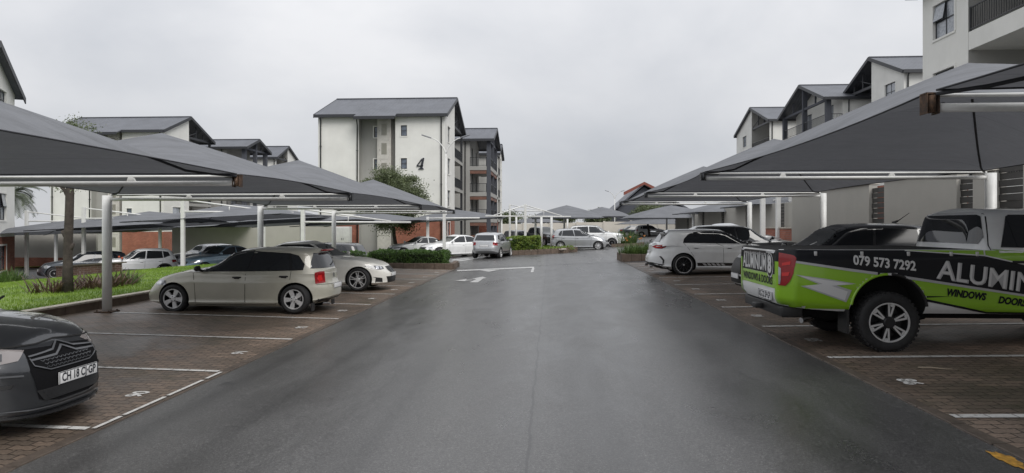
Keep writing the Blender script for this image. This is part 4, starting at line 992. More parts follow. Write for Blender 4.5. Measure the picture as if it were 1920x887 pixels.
# ------------------------------------------------------------------ buildings
def atX(px, py, X):
    p = at(px, py, 1.0); k = X/p.x
    return Vector((X, k, EYE+(p.z-EYE)*k))
class Wall:
    """a vertical plane: u along it, n out of it, z up"""
    def __init__(s, O, U, Nn): s.O = Vector((O[0], O[1], 0)); s.U = Vector((U[0], U[1], 0)).normalized(); s.N = Vector((Nn[0], Nn[1], 0)).normalized()
    def p(s, u, n, z): return s.O + s.U*u + s.N*n + Vector((0, 0, z))
    def box(s, bm, u0, n0, z0, u1, n1, z1, mi=0):
        v = [bm.verts.new(s.p(*q)) for q in ((u0,n0,z0),(u1,n0,z0),(u1,n1,z0),(u0,n1,z0),(u0,n0,z1),(u1,n0,z1),(u1,n1,z1),(u0,n1,z1))]
        fs = [bm.faces.new([v[i] for i in f]) for f in ((3,2,1,0),(4,5,6,7),(0,1,5,4),(1,2,6,5),(2,3,7,6),(3,0,4,7))]
        for f in fs: f.material_index = mi
        bmesh.ops.recalc_face_normals(bm, faces=fs)
    def panel(s, bm, poly, holes=(), thick=.22, mi=0, n0=0):
        """wall skin with real openings and reveals"""
        tb = BM(); loops = [list(poly)] + [[(a,b),(c,b),(c,d),(a,d)] for a, b, c, d in holes]; es = []
        for lp in loops:
            v = [tb.verts.new(s.p(u, n0, z)) for u, z in lp]
            es += [tb.edges.new((v[i], v[(i+1) % len(v)])) for i in range(len(v))]
        bmesh.ops.triangle_fill(tb, use_beauty=True, use_dissolve=False, edges=es, normal=s.N)
        for f in tb.faces:
            f.normal_update()
            if f.normal.dot(s.N) < 0: f.normal_flip()
        for li, lp in enumerate(loops):
            if li == 0: continue
            n = len(lp)
            for i in range(n):
                a, b = lp[i], lp[(i+1) % n]
                q = [s.p(a[0], n0, a[1]), s.p(b[0], n0, b[1]), s.p(b[0], n0-thick, b[1]), s.p(a[0], n0-thick, a[1])]
                tb.faces.new([tb.verts.new(x) for x in q])
        for f in tb.faces: f.material_index = mi
        merge(bm, tb)
def window(root, W, r, cols=2, rows=2, glass=None, sill=True, tilt=False, n0=0):
    u0, z0, u1, z1 = r; b = BM(); t = .05; rc = n0-.12
    W.box(b, u0, rc-.03, z0, u0+t, rc+.03, z1); W.box(b, u1-t, rc-.03, z0, u1, rc+.03, z1); W.box(b, u0+t, rc-.03, z0, u1-t, rc+.03, z0+t); W.box(b, u0+t, rc-.03, z1-t, u1-t, rc+.03, z1)
    for k in range(1, cols): u = u0+(u1-u0)*k/cols; W.box(b, u-t/2, rc-.025, z0+t, u+t/2, rc+.025, z1-t)
    for k in range(1, rows): z = z0+(z1-z0)*(.5 if rows == 2 else k/rows); W.box(b, u0+t, rc-.02, z-t/2, u1-t, rc+.028, z+t/2)
    wo = obj('window', b, M['darkmetal'], root, True)
    b = BM(); W.box(b, u0+.01, rc-.012, z0+.01, u1-.01, rc+.006, z1-.01); obj('pane', b, glass or rng.choice([M['glasspane'], M['curtain'], M['curtain']]), wo, True)
    if tilt:   # top-hung sash pushed open
        b = BM(); um = (u0+u1)/2; zm = (z0+z1)/2
        q = [W.p(u0+.03, rc+.04, z1-.04), W.p(um-.01, rc+.04, z1-.04), W.p(um-.01, rc+.14, zm+.03), W.p(u0+.03, rc+.14, zm+.03)]
        prism(b, q, W.N*.02 + Vector((0, 0, .015)), 1)
        for i in range(4): tube(b, [q[i], q[(i+1) % 4]], .022, 6)
        obj('open_sash', b, [M['darkmetal'], M['curtain']], wo, True)
    if sill:
        b = BM(); W.box(b, u0-.06, n0-.10, z0-.09, u1+.06, n0+.035, z0-.003)
        obj('sill', b, M['wall'], wo, True)
        b = BM(); W.box(b, u0-.10, n0+.002, z1, u1+.10, n0+.028, z1+.09); W.box(b, u0-.10, n0+.002, z0-.003, u0-.004, n0+.026, z1); W.box(b, u1+.004, n0+.002, z0-.003, u1+.10, n0+.026, z1)
        obj('surround', b, M['wall'], wo, True)
    return wo
def downpipe(root, pts, r=.055):
    b = BM(); tube(b, pts, r, 8)
    for p, q in zip(pts, pts[1:]):
        if abs(q[2]-p[2]) > 2:
            for k in (.2, .5, .8): c = Vector(p).lerp(Vector(q), k); box(b, c.x-.08, c.y-.08, c.z-.02, c.x+.08, c.y+.08, c.z+.02)
    return obj('downpipe', b, M['darkmetal'], root, True)
def railing(root, W, u0, u1, n, z, h=1.0, step=.14, name='railing'):
    b = BM(); W.box(b, u0, n-.025, z+h-.05, u1, n+.025, z+h); W.box(b, u0, n-.02, z+.09, u1, n+.02, z+.13)
    k = u0+.05
    while k < u1-.03: W.box(b, k-.01, n-.01, z+.13, k+.01, n+.01, z+h-.05); k += step
    for u in (u0+.02, u1-.02): W.box(b, u-.025, n-.025, z, u+.025, n+.025, z+h)
    return obj(name, b, M['darkmetal'], root, True)
def gable_roof(root, Xr, s, Y0, d, Wd, ze, zr, oh=.26, over=.36, extra=None):
    """two pitched sheets with the ridge along X; extra=(u0,u1,out): a stretch of the front eave carried further out"""
    sl = (zr-ze)/d; xa, xb = Xr-s*oh, Xr+s*(Wd+oh); th = .10
    b = BM()
    for sg in (0, 1):
        ye = Y0-over if sg == 0 else Y0+2*d+over; yr = Y0+d
        q = [(xa, ye, ze-sl*over), (xb, ye, ze-sl*over), (xb, yr, zr), (xa, yr, zr)]
        prism(b, q, (0, 0, th))
    box(b, min(xa, xb), Y0+d-.16, zr+th-.02, max(xa, xb), Y0+d+.16, zr+th+.05)
    if extra:
        u0, u1, o = extra; x0, x1 = Xr+s*u0, Xr+s*u1
        prism(b, [(x0, Y0-over-o, ze-sl*(over+o)), (x1, Y0-over-o, ze-sl*(over+o)), (x1, Y0-over+.02, ze-sl*(over-.02)), (x0, Y0-over+.02, ze-sl*(over-.02))], (0, 0, th+.012))
    ro = obj('roof', b, M['roof'], root, True)
    b = BM(); m0, m1 = min(xa, xb), max(xa, xb)
    for ye, o in ((Y0-over, -1), (Y0+2*d+over, 1)):
        segs = [(m0, m1, 0)]
        if extra and o < 0:
            x0, x1 = sorted((Xr+s*extra[0], Xr+s*extra[1])); segs = [(m0, x0, 0), (x0, x1, extra[2]), (x1, m1, 0)]
        for a, c, e in segs:
            y = ye+o*e; z = ze-sl*(over+e); box(b, a+.003, min(y+o*.003, y+o*.14), z-.16, c-.003, max(y+o*.003, y+o*.14), z+.10)
    for x in (xa, xb):     # verges
        sx = 1 if x == m1 else -1
        for ye, yr in ((Y0-over, Y0+d), (Y0+2*d+over, Y0+d)):
            ze_ = ze-sl*over
            prism(b, [(x+sx*.003, ye, ze_-.18), (x+sx*.003, yr, zr-.18), (x+sx*.003, yr, zr+th+.03), (x+sx*.003, ye, ze_+th+.03)], (sx*.05, 0, 0))
    obj('fascia', b, M['fascia'], ro, True)
    return ro
def pavilion(root, Xr, s, Y0, d, Wd, zg, ze, zr, half='front', base=2.7, fholes=(), ghole=(1.6, 3.1), floors=(2.85, 5.7, 8.55), rd=2.2, frontpoly=True, extra=None, eaveopen=True):
    sl = (zr-ze)/d; zb = zg+base
    W1 = Wall((Xr, Y0), (s, 0), (0, -1)); W2 = Wall((Xr, Y0), (0, 1), (-s, 0))
    wins = [(ghole[0], zg+f+.95, ghole[1], zg+f+2.35) for f in (0,)+tuple(floors) if zg+f+2.35 < ze+.6]
    b = BM(); bb = BM(); gb = BM()
    if frontpoly:
        up = [h for h in fholes if h[1] > zb]
        W1.panel(b, [(0, zb), (Wd, zb), (Wd, ze), (0, ze)], up); W1.panel(bb, [(0, zg-1), (Wd, zg-1), (Wd, zb), (0, zb)], [h for h in fholes if h[3] < zb])
        for h in fholes: window(root, W1, h, 1, 2, M['glasspane'])
    if half in ('front', 'back'):
        m = (lambda v: v) if half == 'front' else (lambda v: 2*d-v)
        hs = [(min(m(a), m(c)), z0, max(m(a), m(c)), z1) for a, z0, c, z1 in wins]
        W2.panel(b, [(m(0), zb), (m(d), zb), (m(d), zr-.02), (m(0), ze)], [h for h in hs if h[1] > zb]); W2.panel(bb, [(m(0), zg-1), (m(d), zg-1), (m(d), zb), (m(0), zb)], [h for h in hs if h[3] < zb])
        for i, h in enumerate(hs): window(root, W2, h, 2, 2, None, tilt=(i in (1, 2) and half == 'front' and s < 0) or (half == 'back' and i == 2))
        # recessed half: set-back wall, side wall, corner post, balcony slabs, timber truss
        W3 = Wall((Xr+s*rd, Y0), (0, 1), (-s, 0)); dh = (m(d)+.9*(1 if half == 'front' else -1))
        W3.panel(gb, [(m(d), zg-1), (m(2*d), zg-1), (m(2*d), ze), (m(d), zr-.15)])
        W4 = Wall((Xr, Y0+d), (s, 0), (0, 1 if half == 'front' else -1)); W4.panel(gb, [(0.02, zg-1), (rd, zg-1), (rd, zr-.1), (0.02, zr-.1)], n0=.01)
        b2 = BM(); pv = m(2*d-.12)
        W2.box(b2, pv-.11, -.25, zg-1, pv+.11, -.03, ze-.05)
        W2.box(b2, min(m(d), pv)+.05, -.2, ze-.28, max(m(d), pv), -.05, ze-.05)
        for k in (.35, .68):
            v = m(d+(d-.2)*k); W2.box(b2, v-.05, -.18, ze-.05, v+.05, -.06, ze+(zr-ze)*(1-k)-.12)
        q0, q1 = W2.p(m(d+.1), -.12, ze), W2.p(m(d+d*.55), -.12, ze+(zr-ze)*.42); tube(b2, [q0, q1], .05, 6)
        obj('truss', b2, M['fascia'], root, True)
        b2 = BM(); a, c = sorted((m(d+.02), m(2*d)))
        for f in floors: W2.box(b2, a, -rd, zg+f-.30, c, -.01, zg+f)
        obj('balcony_slab', b2, M['greywall'], root, True)
        for f in floors: railing(root, W2, a+.05, c-.05, -.08, zg+f)
        # sliding door behind each balcony
        for f in floors:
            W3b = Wall((Xr+s*rd, Y0), (0, 1), (-s, 0)); window(root, W3b, (a+1.2, zg+f+.05, a+2.9, zg+f+2.2), 2, 1, M['curtain'], sill=False, n0=.16)
    # far and back walls close the volume
    Wb = Wall((Xr+s*(rd if half == 'front' else 0), Y0+2*d), (s, 0), (0, 1)); Wb.panel(b, [(0, zg-1), (Wd-rd, zg-1), (Wd-rd, ze), (0, ze)])
    Wc = Wall((Xr+s*Wd, Y0), (0, 1), (s, 0)); Wc.panel(b, [(0, zg-1), (2*d, zg-1), (2*d, ze), (d, zr-.02), (0, ze)])
    obj('wall', b, M['wall'], root, True)
    if len(bb.verts): obj('brick_base', bb, M['brick'], root, True)
    if len(gb.verts): obj('recess_wall', gb, M['greywall'], root, True)
    gable_roof(root, Xr, s, Y0, d, Wd, ze, zr, extra=extra)
    downpipe(root, [(Xr-s*(-.28), Y0-.42, ze-.05), (Xr+s*.28, Y0-.09, ze-.45), (Xr+s*.28, Y0-.09, zg)])
def wing(root, Xr, s, Y0, d, Wd, zg, ze, zr, floors=(2.85, 5.7, 8.55), depth=2.3, wm='greywall'):
    """balcony wing: grey body behind, an open tower of slabs and piers on the road side, under one gable"""
    gb = BM(); Xi = Xr+s*depth
    W1 = Wall((Xi, Y0), (s, 0), (0, -1)); W1.panel(gb, [(0, zg-1), (Wd-depth, zg-1), (Wd-depth, ze), (0, ze)])
    W2 = Wall((Xi, Y0), (0, 1), (-s, 0)); hs = []
    for f in floors:
        for v in (d*.35, d*1.25): hs.append((v, zg+f+.05, v+1.5, zg+f+2.2))
    W2.panel(gb, [(0, zg-1), (2*d, zg-1), (2*d, ze), (d, zr-.1), (0, ze)], hs)
    for h in hs: window(root, W2, h, 2, 1, M['curtain'], sill=False)
    Wb = Wall((Xi, Y0+2*d), (s, 0), (0, 1)); Wb.panel(gb, [(0, zg-1), (Wd-depth, zg-1), (Wd-depth, ze), (0, ze)])
    obj('wall', gb, M[wm], root, True)
    Wr = Wall((Xr, Y0), (0, 1), (-s, 0)); Wf = Wall((Xr, Y0), (s, 0), (0, -1))
    b = BM()
    for v in (.22, d, 2*d-.22):
        hw_ = .22 if v != d else .14; Wr.box(b, v-hw_, -.46, zg-1, v+hw_, -.02, ze-.02 if v != d else zr-.2)
    Wr.box(b, .44, -.3, ze-.26, 2*d-.44, -.10, ze-.04)
    for k in (.5, 1.5): Wr.box(b, d*k-.06, -.24, ze-.04, d*k+.06, -.10, ze+(zr-ze)*.45)
    obj('pier', b, M['darkwall'], root, True)
    b = BM()
    for f in floors:
        Wr.box(b, .003, -depth, zg+f-.42, 2*d-.003, 0, zg+f)
        for W_, q in ((Wr, (.45, -.40, d-.15, -.06)), (Wr, (d+.15, -.40, 2*d-.45, -.06)), (Wf, (.47, -.34, depth-.02, -.05))):
            lb = BM(); W_.box(lb, q[0], q[1], zg+f-.80, q[2], q[3], zg+f-.424); obj('lintel', lb, M['brownbrick'], root, True)
    obj('balcony_slab', b, M['greywall'], root, True)
    for f in floors:
        railing(root, Wr, .46, d-.16, -.12, zg+f); railing(root, Wr, d+.16, 2*d-.46, -.12, zg+f); railing(root, Wf, .48, depth, -.12, zg+f)
    b = BM(); Wr.box(b, .46, -.38, zg-1, d-.16, -.10, zg+1.0); Wr.box(b, d+.16, -.38, zg-1, 2*d-.46, -.10, zg+1.0); Wf.box(b, .48, -.36, zg-1, depth, -.10, zg+1.0)
    obj('patio_wall', b, M['brownbrick'], root, True)
    gable_roof(root, Xr, s, Y0, d, Wd, ze, zr, oh=.35, over=.35)
    downpipe(root, [(Xi+s*.5, Y0-.3, ze-.05), (Xi+s*.5, Y0-.09, ze-.4), (Xi+s*.5, Y0-.09, zg)])
def vent_column(root, W, u0, u1, zg, zt, out=.34):
    b = BM(); W.box(b, u0, 0, zg-1, u1, out, zt); col = obj('service_shaft', b, M['panel'], root, True)
    z = zt-2.05
    while z > zg+.2:
        b = BM(); m = .16
        W.box(b, u0+m, out, z, u1-m, out+.025, z+1.62)
        vo = obj('vent_door', b, M['panel'], root, True)
        b = BM(); k = z+.42
        while k < z+1.35: W.box(b, u0+m+.20, out+.026, k, u1-m-.22, out+.05, k+.035); k += .062
        W.box(b, u1-m-.09, out+.026, z+.75, u1-m-.05, out+.06, z+.85)
        obj('louvre', b, M['louvre'], vo, True); z -= 1.66
def block_front(root, Xr, s, Y0, d, Wd, zg, ze, zr, cols):
    """front-facing end pavilion with a recessed middle and a service shaft"""
    fz = lambda f: (zg+f+1.25, zg+f+2.18)
    pavilion(root, Xr, s, Y0, d, Wd, zg, ze, zr, 'front', frontpoly=False, extra=(4.1, 7.65, .75))
    W = Wall((Xr, Y0), (s, 0), (0, -1)); zb = zg+2.7
    b = BM(); bb = BM(); gb = BM(); ua, ub = 4.3, 7.5
    wz = [fz(5.7), fz(8.55), fz(2.85)]
    hs = [(3.28, a, 3.82, c) for a, c in wz]
    W.panel(b, [(0, zb), (ua, zb), (ua, ze), (0, ze)], hs); W.panel(b, [(ub, zb), (Wd, zb), (Wd, ze), (ub, ze)])
    W.panel(bb, [(0, zg-1), (ua, zg-1), (ua, zb), (0, zb)]); b3 = BM(); W.panel(b3, [(ub, zg-1), (Wd, zg-1), (Wd, zb), (ub, zb)]); obj('brick_base', b3, M['brick'], root, True)
    for h in hs: window(root, W, h, 1, 2, M['glasspane'])
    W5 = Wall((Xr, Y0+.75), (s, 0), (0, -1)); hs = [(5.98, a, 6.36, c) for a, c in wz]
    W5.panel(gb, [(ua, zg-1), (ub, zg-1), (ub, ze+.3), (ua, ze+.3)], hs)
    for h in hs: window(root, W5, h, 1, 2, M['glasspane'])
    vent_column(root, W5, 4.75, 5.95, zg, ze-.15, .5)
    W6 = Wall((Xr+s*ua, Y0+.003), (0, 1), (s, 0)); W6.panel(gb, [(0, zg-1), (.8, zg-1), (.8, ze+.3), (0, ze+.1)]); W7 = Wall((Xr+s*ub, Y0+.003), (0, 1), (-s, 0)); W7.panel(gb, [(0, zg-1), (.8, zg-1), (.8, ze+.3), (0, ze+.1)])
    obj('wall', b, M['wall'], root, True); obj('brick_base', bb, M['brick'], root, True); obj('recess_wall', gb, M['greywall'], root, True)
    downpipe(root, [(Xr+s*(ub-.1), Y0-1.05, ze-.5), (Xr+s*(ub+.12), Y0-.09, ze-1.0), (Xr+s*(ub+.12), Y0-.09, zg)])
    downpipe(root, [(Xr+s*(Wd-.25), Y0-.42, ze-.05), (Xr+s*(Wd-.25), Y0-.09, ze-.5), (Xr+s*(Wd-.25), Y0-.09, zg)])
    return W

# block with the numeral
zg = -.35
B4 = thing('apartment_building', 'cream four-storey apartment building in the centre with a black numeral 4 on its wall', 'building', (-9.1, 57, zg))
W4_ = block_front(B4, -9.1, -1, 57, 6.0, 11.1, zg, 11.35, 13.75, 4)
wing(B4, -6.5, -1, 72.5, 4.6, 9.5, zg, 11.2, 12.9)
pavilion(B4, -6.6, -1, 84, 3.4, 9, zg, 10.9, 12.3, 'back', fholes=())
b = BM()   # the numeral
def zp(zx, zy): p = at(640+zx*320/1494, 210+zy*320/1494, 57); return (-9.1-p.x, p.z)
for pts in ([(712,402),(728,402),(712,490),(722,495),(720,503),(676,503),(678,495),(690,490),(704,430)], [(704,408),(708,420),(672,468),(718,468),(716,477),(658,477),(660,468)]):
    q = [zp(*p) for p in pts]; prism(b, [W4_.p(u, .03, z) for u, z in q], W4_.N*.05)
obj('numeral', b, M['ink'], B4, True)
b = BM()
for pts in ([(704,399),(733,399),(717,490),(726,495),(724,506),(673,506),(675,494),(688,488)],): prism(b, [W4_.p(*[zp(*p)][0][:1], .004, zp(*p)[1]) for p in pts], W4_.N*.02)
obj('numeral_backing', b, mat('numeral_white', (.75, .75, .74), .5), B4, True)

zg = -1.6
BC = thing('apartment_building', 'cream and grey apartment building on the left behind the shade nets, with brick base', 'building', (-38.6, 64.5, zg), 0, None)
block_front(BC, -38.6, -1, 64.5, 4.7, 11.8, zg, 11.3, 13.25, 4)
wing(BC, -35.6, -1, 76, 3.1, 12, zg, 10.95, 12.1)
pavilion(BC, -37.6, -1, 89.6, 3.9, 11, zg, 11.2, 13.0, 'back')

BF = thing('apartment_building', 'cream apartment building cut by the left edge of the photo, brick at its foot', 'building', (-32, 38.1, -1.4))
WF = Wall((-32, 38.1), (.456, -.89), (.89, .456)); b = BM(); bb = BM()
hs = [(1.75, 8.35, 3.1, 9.35-.02), (1.75, 5.2, 3.1, 6.6), (1.75, 2.0, 3.1, 3.5)]
WF.panel(b, [(0, 1.05), (9.2, 1.05), (9.2, 9.5), (4.6, 11.5), (0, 9.5)], hs); WF.panel(bb, [(0, -2.6), (9.2, -2.6), (9.2, 1.05), (0, 1.05)], [(1.75, -.85, 3.1, .55)])
for h in hs + [(1.75, -.85, 3.1, .55)]: window(BF, WF, h, 2, 2, None, tilt=h[1] == 2.0)
WFb = Wall(WF.p(0, 0, 0)[:2], (-.89, -.456), (-.456, .89)); WFb.panel(b, [(0, -2.6), (9, -2.6), (9, 9.5), (0, 9.5)])
WFc = Wall(WF.p(9.2, 0, 0)[:2], (-.89, -.456), (.456, -.89)); WFc.panel(b, [(0, -2.6), (9, -2.6), (9, 9.5), (0, 9.5)])
obj('wall', b, M['wall'], BF, True); obj('brick_base', bb, M['brick'], BF, True)
b = BM()
for a, c in ((-.45, 4.6), (9.65, 4.6)):
    za = 9.5-.45*2/4.6
    prism(b, [WF.p(a, .4, za), WF.p(c, .4, 11.5), WF.p(c, -9, 11.5), WF.p(a, -9, za)], (0, 0, .12))
rf = obj('roof', b, M['roof'], BF, True); b = BM()
for a, c in ((-.5, 4.6), (9.7, 4.6)):
    za = 9.5-.5*2/4.6; prism(b, [WF.p(a, .403, za-.2), WF.p(c, .403, 11.3), WF.p(c, .403, 11.65), WF.p(a, .403, za+.15)], WF.N*.06)
obj('fascia', b, M['fascia'], rf, True)

zg = 2.4
BG = thing('apartment_building', 'stepped cream apartment building on the right with three grey gables, beyond the near block', 'building', (28, 54.6, zg))
pavilion(BG, 28, 1, 54.6, 5.35, 12, zg, 14.05, 16.3, 'front', floors=(2.85, 5.7, 8.7), ghole=(1.3, 3.0))
wing(BG, 25.5, 1, 63.3, 5.9, 14, zg, 13.6, 15.85, floors=(2.85, 5.7, 8.7), depth=1.5, wm='wall')
pavilion(BG, 25.5, 1, 79.3, 6.9, 12, zg, 14.1, 16.6, 'back', floors=(2.85, 5.7, 8.7), ghole=(3.0, 4.6))
zg = 1.2
BH = thing('apartment_building', 'tall pale apartment block at the top right corner with a railed balcony', 'building', (15.8, 29.3, zg))
WH = Wall((15.8, 29.3), (0, -1), (-1, 0)); b = BM(); bb = BM()
hs = [(.79, z, 2.24, z+1.4) for z in (3.75, 6.55, 9.32)]
WH.panel(b, [(0, 3.1), (3.1, 3.1), (3.1, 11.4), (0, 11.4)], hs); WH.panel(bb, [(0, .2), (3.1, .2), (3.1, 3.1), (0, 3.1)])
for h in hs: window(BH, WH, h, 2, 2, M['curtain'], tilt=h[1] > 9)
WHb = Wall((15.8, 29.3), (1, 0), (0, 1)); WHb.panel(b, [(0, .2), (12, .2), (12, 11.4), (0, 11.4)])
WHr = Wall((17.9, 29.3), (0, -1), (-1, 0)); gb = BM(); dh = [(3.9, z+.05, 5.6, z+2.2) for z in (3.1, 5.95, 8.8)]
WHr.panel(gb, [(3.1, .2), (8, .2), (8, 11.4), (3.1, 11.4)], dh)
for h in dh: window(BH, WHr, h, 2, 1, M['curtain'], sill=False)
WHs = Wall((15.8, 26.2), (1, 0), (0, -1)); WHs.panel(gb, [(.02, .2), (2.1, .2), (2.1, 11.4), (.02, 11.4)], n0=.005)
WHe = Wall((15.8, 21.3), (1, 0), (0, -1)); WHe.panel(b, [(0, .2), (8, .2), (8, 11.4), (0, 11.4)], [(3.2, z, 4.6, z+1.4) for z in (3.75, 6.55, 9.32)])
for z in (3.75, 6.55, 9.32): window(BH, WHe, (3.2, z, 4.6, z+1.4), 2, 2, M['curtain'])
obj('wall', b, M['wall'], BH, True); obj('brick_base', bb, M['brick'], BH, True); obj('recess_wall', gb, M['greywall'], BH, True)
b = BM()
for z in (3.1, 5.95, 8.8): WH.box(b, 3.105, -2.1, z-.48, 8, -.005, z+.20)
obj('balcony_slab', b, M['wall'], BH, True)
for z in (3.1, 5.95, 8.8): railing(BH, WH, 3.12, 8, -.06, z+.20, .95, .13)
b = BM(); WH.box(b, -.45, -.02, 11.42, 8.3, .5, 11.6); WH.box(b, -.45, -8, 11.6, 8.3, .5, 11.75); obj('roof', b, M['roof'], BH, True)
# house far off with a red roof edge
bx = at(1158, 420, 112); bx2 = at(1260, 420, 112); pk = at(1207, 347, 112); ev = at(1158, 392, 112)
HS = thing('far_house', 'dark slate house with a red tiled gable roof far down the road', 'house', (bx.x, 112, plane(bx.x)))
b = BM(); prism(b, [(bx.x, 112, 0), (bx2.x+2, 112, 0), (bx2.x+2, 112, ev.z), (pk.x, 112, pk.z-.3), (bx.x, 112, ev.z)], (0, 14, 0)); obj('wall', b, M['darkwall'], HS, True)
b = BM()
for xe in (bx.x-.6, bx2.x+2.8): prism(b, [(xe, 111.3, ev.z-.3), (pk.x, 111.3, pk.z), (pk.x, 127, pk.z), (xe, 127, ev.z-.3)], (0, 0, .3))
rf = obj('roof', b, M['roof'], HS, True)
b = BM(); prism(b, [(pk.x-3.4, 111.2, pk.z-1.75), (pk.x, 111.2, pk.z+.05), (pk.x, 111.2, pk.z+.5), (pk.x-3.4, 111.2, pk.z-1.2)], (0, .09, 0)); prism(b, [(pk.x+3.6, 111.2, pk.z-1.9), (pk.x, 111.2, pk.z+.05), (pk.x, 111.2, pk.z+.5), (pk.x+3.6, 111.2, pk.z-1.3)], (0, .09, 0))
obj('barge_board', b, M['redroof'], rf, True)

# ------------------------------------------------------------------ boundary walls
t = thing('boundary_wall', 'cream boundary wall of panels closing the far end of the estate', 'wall', (0, 100, 0))
pan = BM(); x = -16
while x < 24:
    box(pan, x+.02, 100, plane(x)-.5, x+3.9, 100.2, 2.15+.02*x, bevel=.01); x += 4
obj('wall_panel', pan, M['farboundary'], t, True)
x = -16
while x <= 24: b = BM(); box(b, x-.16, 99.9, plane(x)-.5, x+.16, 100.3, 2.25+.02*x); obj('pier', b, M['farboundary'], t, True); x += 4
t = thing('boundary_wall', 'cream boundary wall far left with a low brick foot', 'wall', (-50, 56, -2))
b = BM(); box(b, -66, 56, -1.1, -39.6, 56.25, 1.35); obj('wall_panel', b, M['siteboundary'], t, True)
b = BM(); box(b, -66, 55.9, -2.6, -39.6, 56.3, -1.1); obj('brick_foot', b, M['brick'], t, True)
t = thing('boundary_wall', 'grey boundary wall behind the silver and white cars beyond the lawn', 'wall', (-17, 52, -1))
b = BM(); box(b, -31.0, 53.0, -2.2, -17.5, 53.25, 2.0, bevel=.01); obj('wall_panel', b, M['siteboundary'], t, True)
t = thing('retaining_wall', 'dark brown brick retaining wall at the edge of the lawn, left', 'wall', (-18, 27, -.8))
p0, p1 = at(105, 500, 30), at(205, 500, 27)
b = BM(); prism(b, [(p0.x, 30, -1.6), (p1.x, 27.4, -1.4), (p1.x, 27.4, p1.z+.12), (p0.x, 30, p0.z-.02)], (.12, .25, 0)); obj('brick_face', b, M['redwall'], t, True)
b = BM(); prism(b, [(p0.x-.03, 29.95, p0.z-.02), (p1.x-.03, 27.33, p1.z+.12), (p1.x+.3, 27.7, p1.z+.12), (p0.x+.3, 30.35, p0.z-.02)], (0, 0, .05)); obj('coping', b, M['edging'], t, True)
t = thing('boundary_wall', 'rendered grey boundary wall of stepped panels with dark slatted gaps behind the right bays', 'wall', (9.5, 20, .2))
segs = [(-7.0, -1.9, 2.95, 'p'), (-1.9, -1.1, 2.9, 's'), (-1.1, 3.6, 2.95, 'p'), (3.6, 4.4, 2.9, 's'), (4.4, 7.4, 2.95, 'p'), (7.4, 8.0, 2.9, 's'), (8.0, 12.2, 2.95, 'p'), (12.2, 13.0, 2.9, 's'), (13.0, 14.0, 3.0, 'p'), (14.0, 14.85, 2.95, 's'), (14.85, 15.6, 2.85, 'p'), (15.6, 16.2, 2.8, 's'), (16.2, 19.6, 2.95, 'p'), (19.6, 20.5, 2.8, 's'), (20.5, 26.9, 2.9, 'p')]
for y0, y1, zt, k in segs:
    b = BM()
    if k == 'p':
        box(b, 9.5, y0, -.3, 9.75, y1, zt, bevel=.01); po = obj('wall_panel', b, M['siteboundary'], t, True)
        b = BM(); box(b, 9.44, y0-.02, zt+.002, 9.81, y1+.02, zt+.06, bevel=.008); obj('coping', b, M['farboundary'], po, True)
    else:
        n = 0
        z = .1
        while z < zt-.1: box(b, 9.58+.02*(n % 2), y0+.003, z, 9.64+.02*(n % 2), y1-.003, z+.135); z += .15; n += 1
        obj('slat_screen', b, M['slat'], t, True)
t = thing('boundary_wall', 'long grey boundary wall with dark slatted gaps beyond the right row', 'wall', (10.9, 40, .3))
y = 27.2; i = 0
while y < 58:
    b = BM(); box(b, 10.9, y, -.2, 11.15, y+4.6, 2.75+.004*(y-27), bevel=.01); obj('wall_panel', b, M['siteboundary'], t, True)
    b = BM(); z = .2; n = 0
    while z < 2.6: box(b, 10.98+.02*(n % 2), y+4.603, z, 11.04+.02*(n % 2), y+5.397, z+.135); z += .15; n += 1
    obj('slat_screen', b, M['slat'], t, True); y += 5.4
t = thing('boundary_wall', 'low red brick wall behind the silver cars at right', 'wall', (10.6, 30, .3))
b = BM(); box(b, 10.55, 28.2, 0, 10.8, 33.5, 1.55); obj('brick_face', b, M['brick'], t, True)
b = BM(); box(b, 10.5, 28.15, 1.553, 10.85, 33.55, 1.62); obj('coping', b, M['kerbtop'], t, True)
t = thing('utility_cabinet', 'white metal two-door cabinet against the brick base of the numbered building', 'cabinet', at(647, 465, 55.6))
c0, c1 = at(632, 465, 55.6), at(658, 425, 55.6)
b = BM(); box(b, c0.x, 55.2, plane(c0.x)-.1, c1.x, 55.9, c1.z, bevel=.02); obj('cabinet_body', b, M['plate'], t, True)
for k in (0, 1):
    xm = (c0.x+c1.x)/2; a, c = ((c0.x+.04, xm-.01), (xm+.01, c1.x-.04))[k]
    b = BM(); box(b, a, 55.17, plane(c0.x)+.15, c, 55.198, c1.z-.06, bevel=.005); do = obj('door', b, M['steel'], t, True)
    b = BM(); xh = c-.06 if k == 0 else a+.06; box(b, xh-.015, 55.14, .5, xh+.015, 55.168, .66); obj('handle', b, M['darkmetal'], do, True)

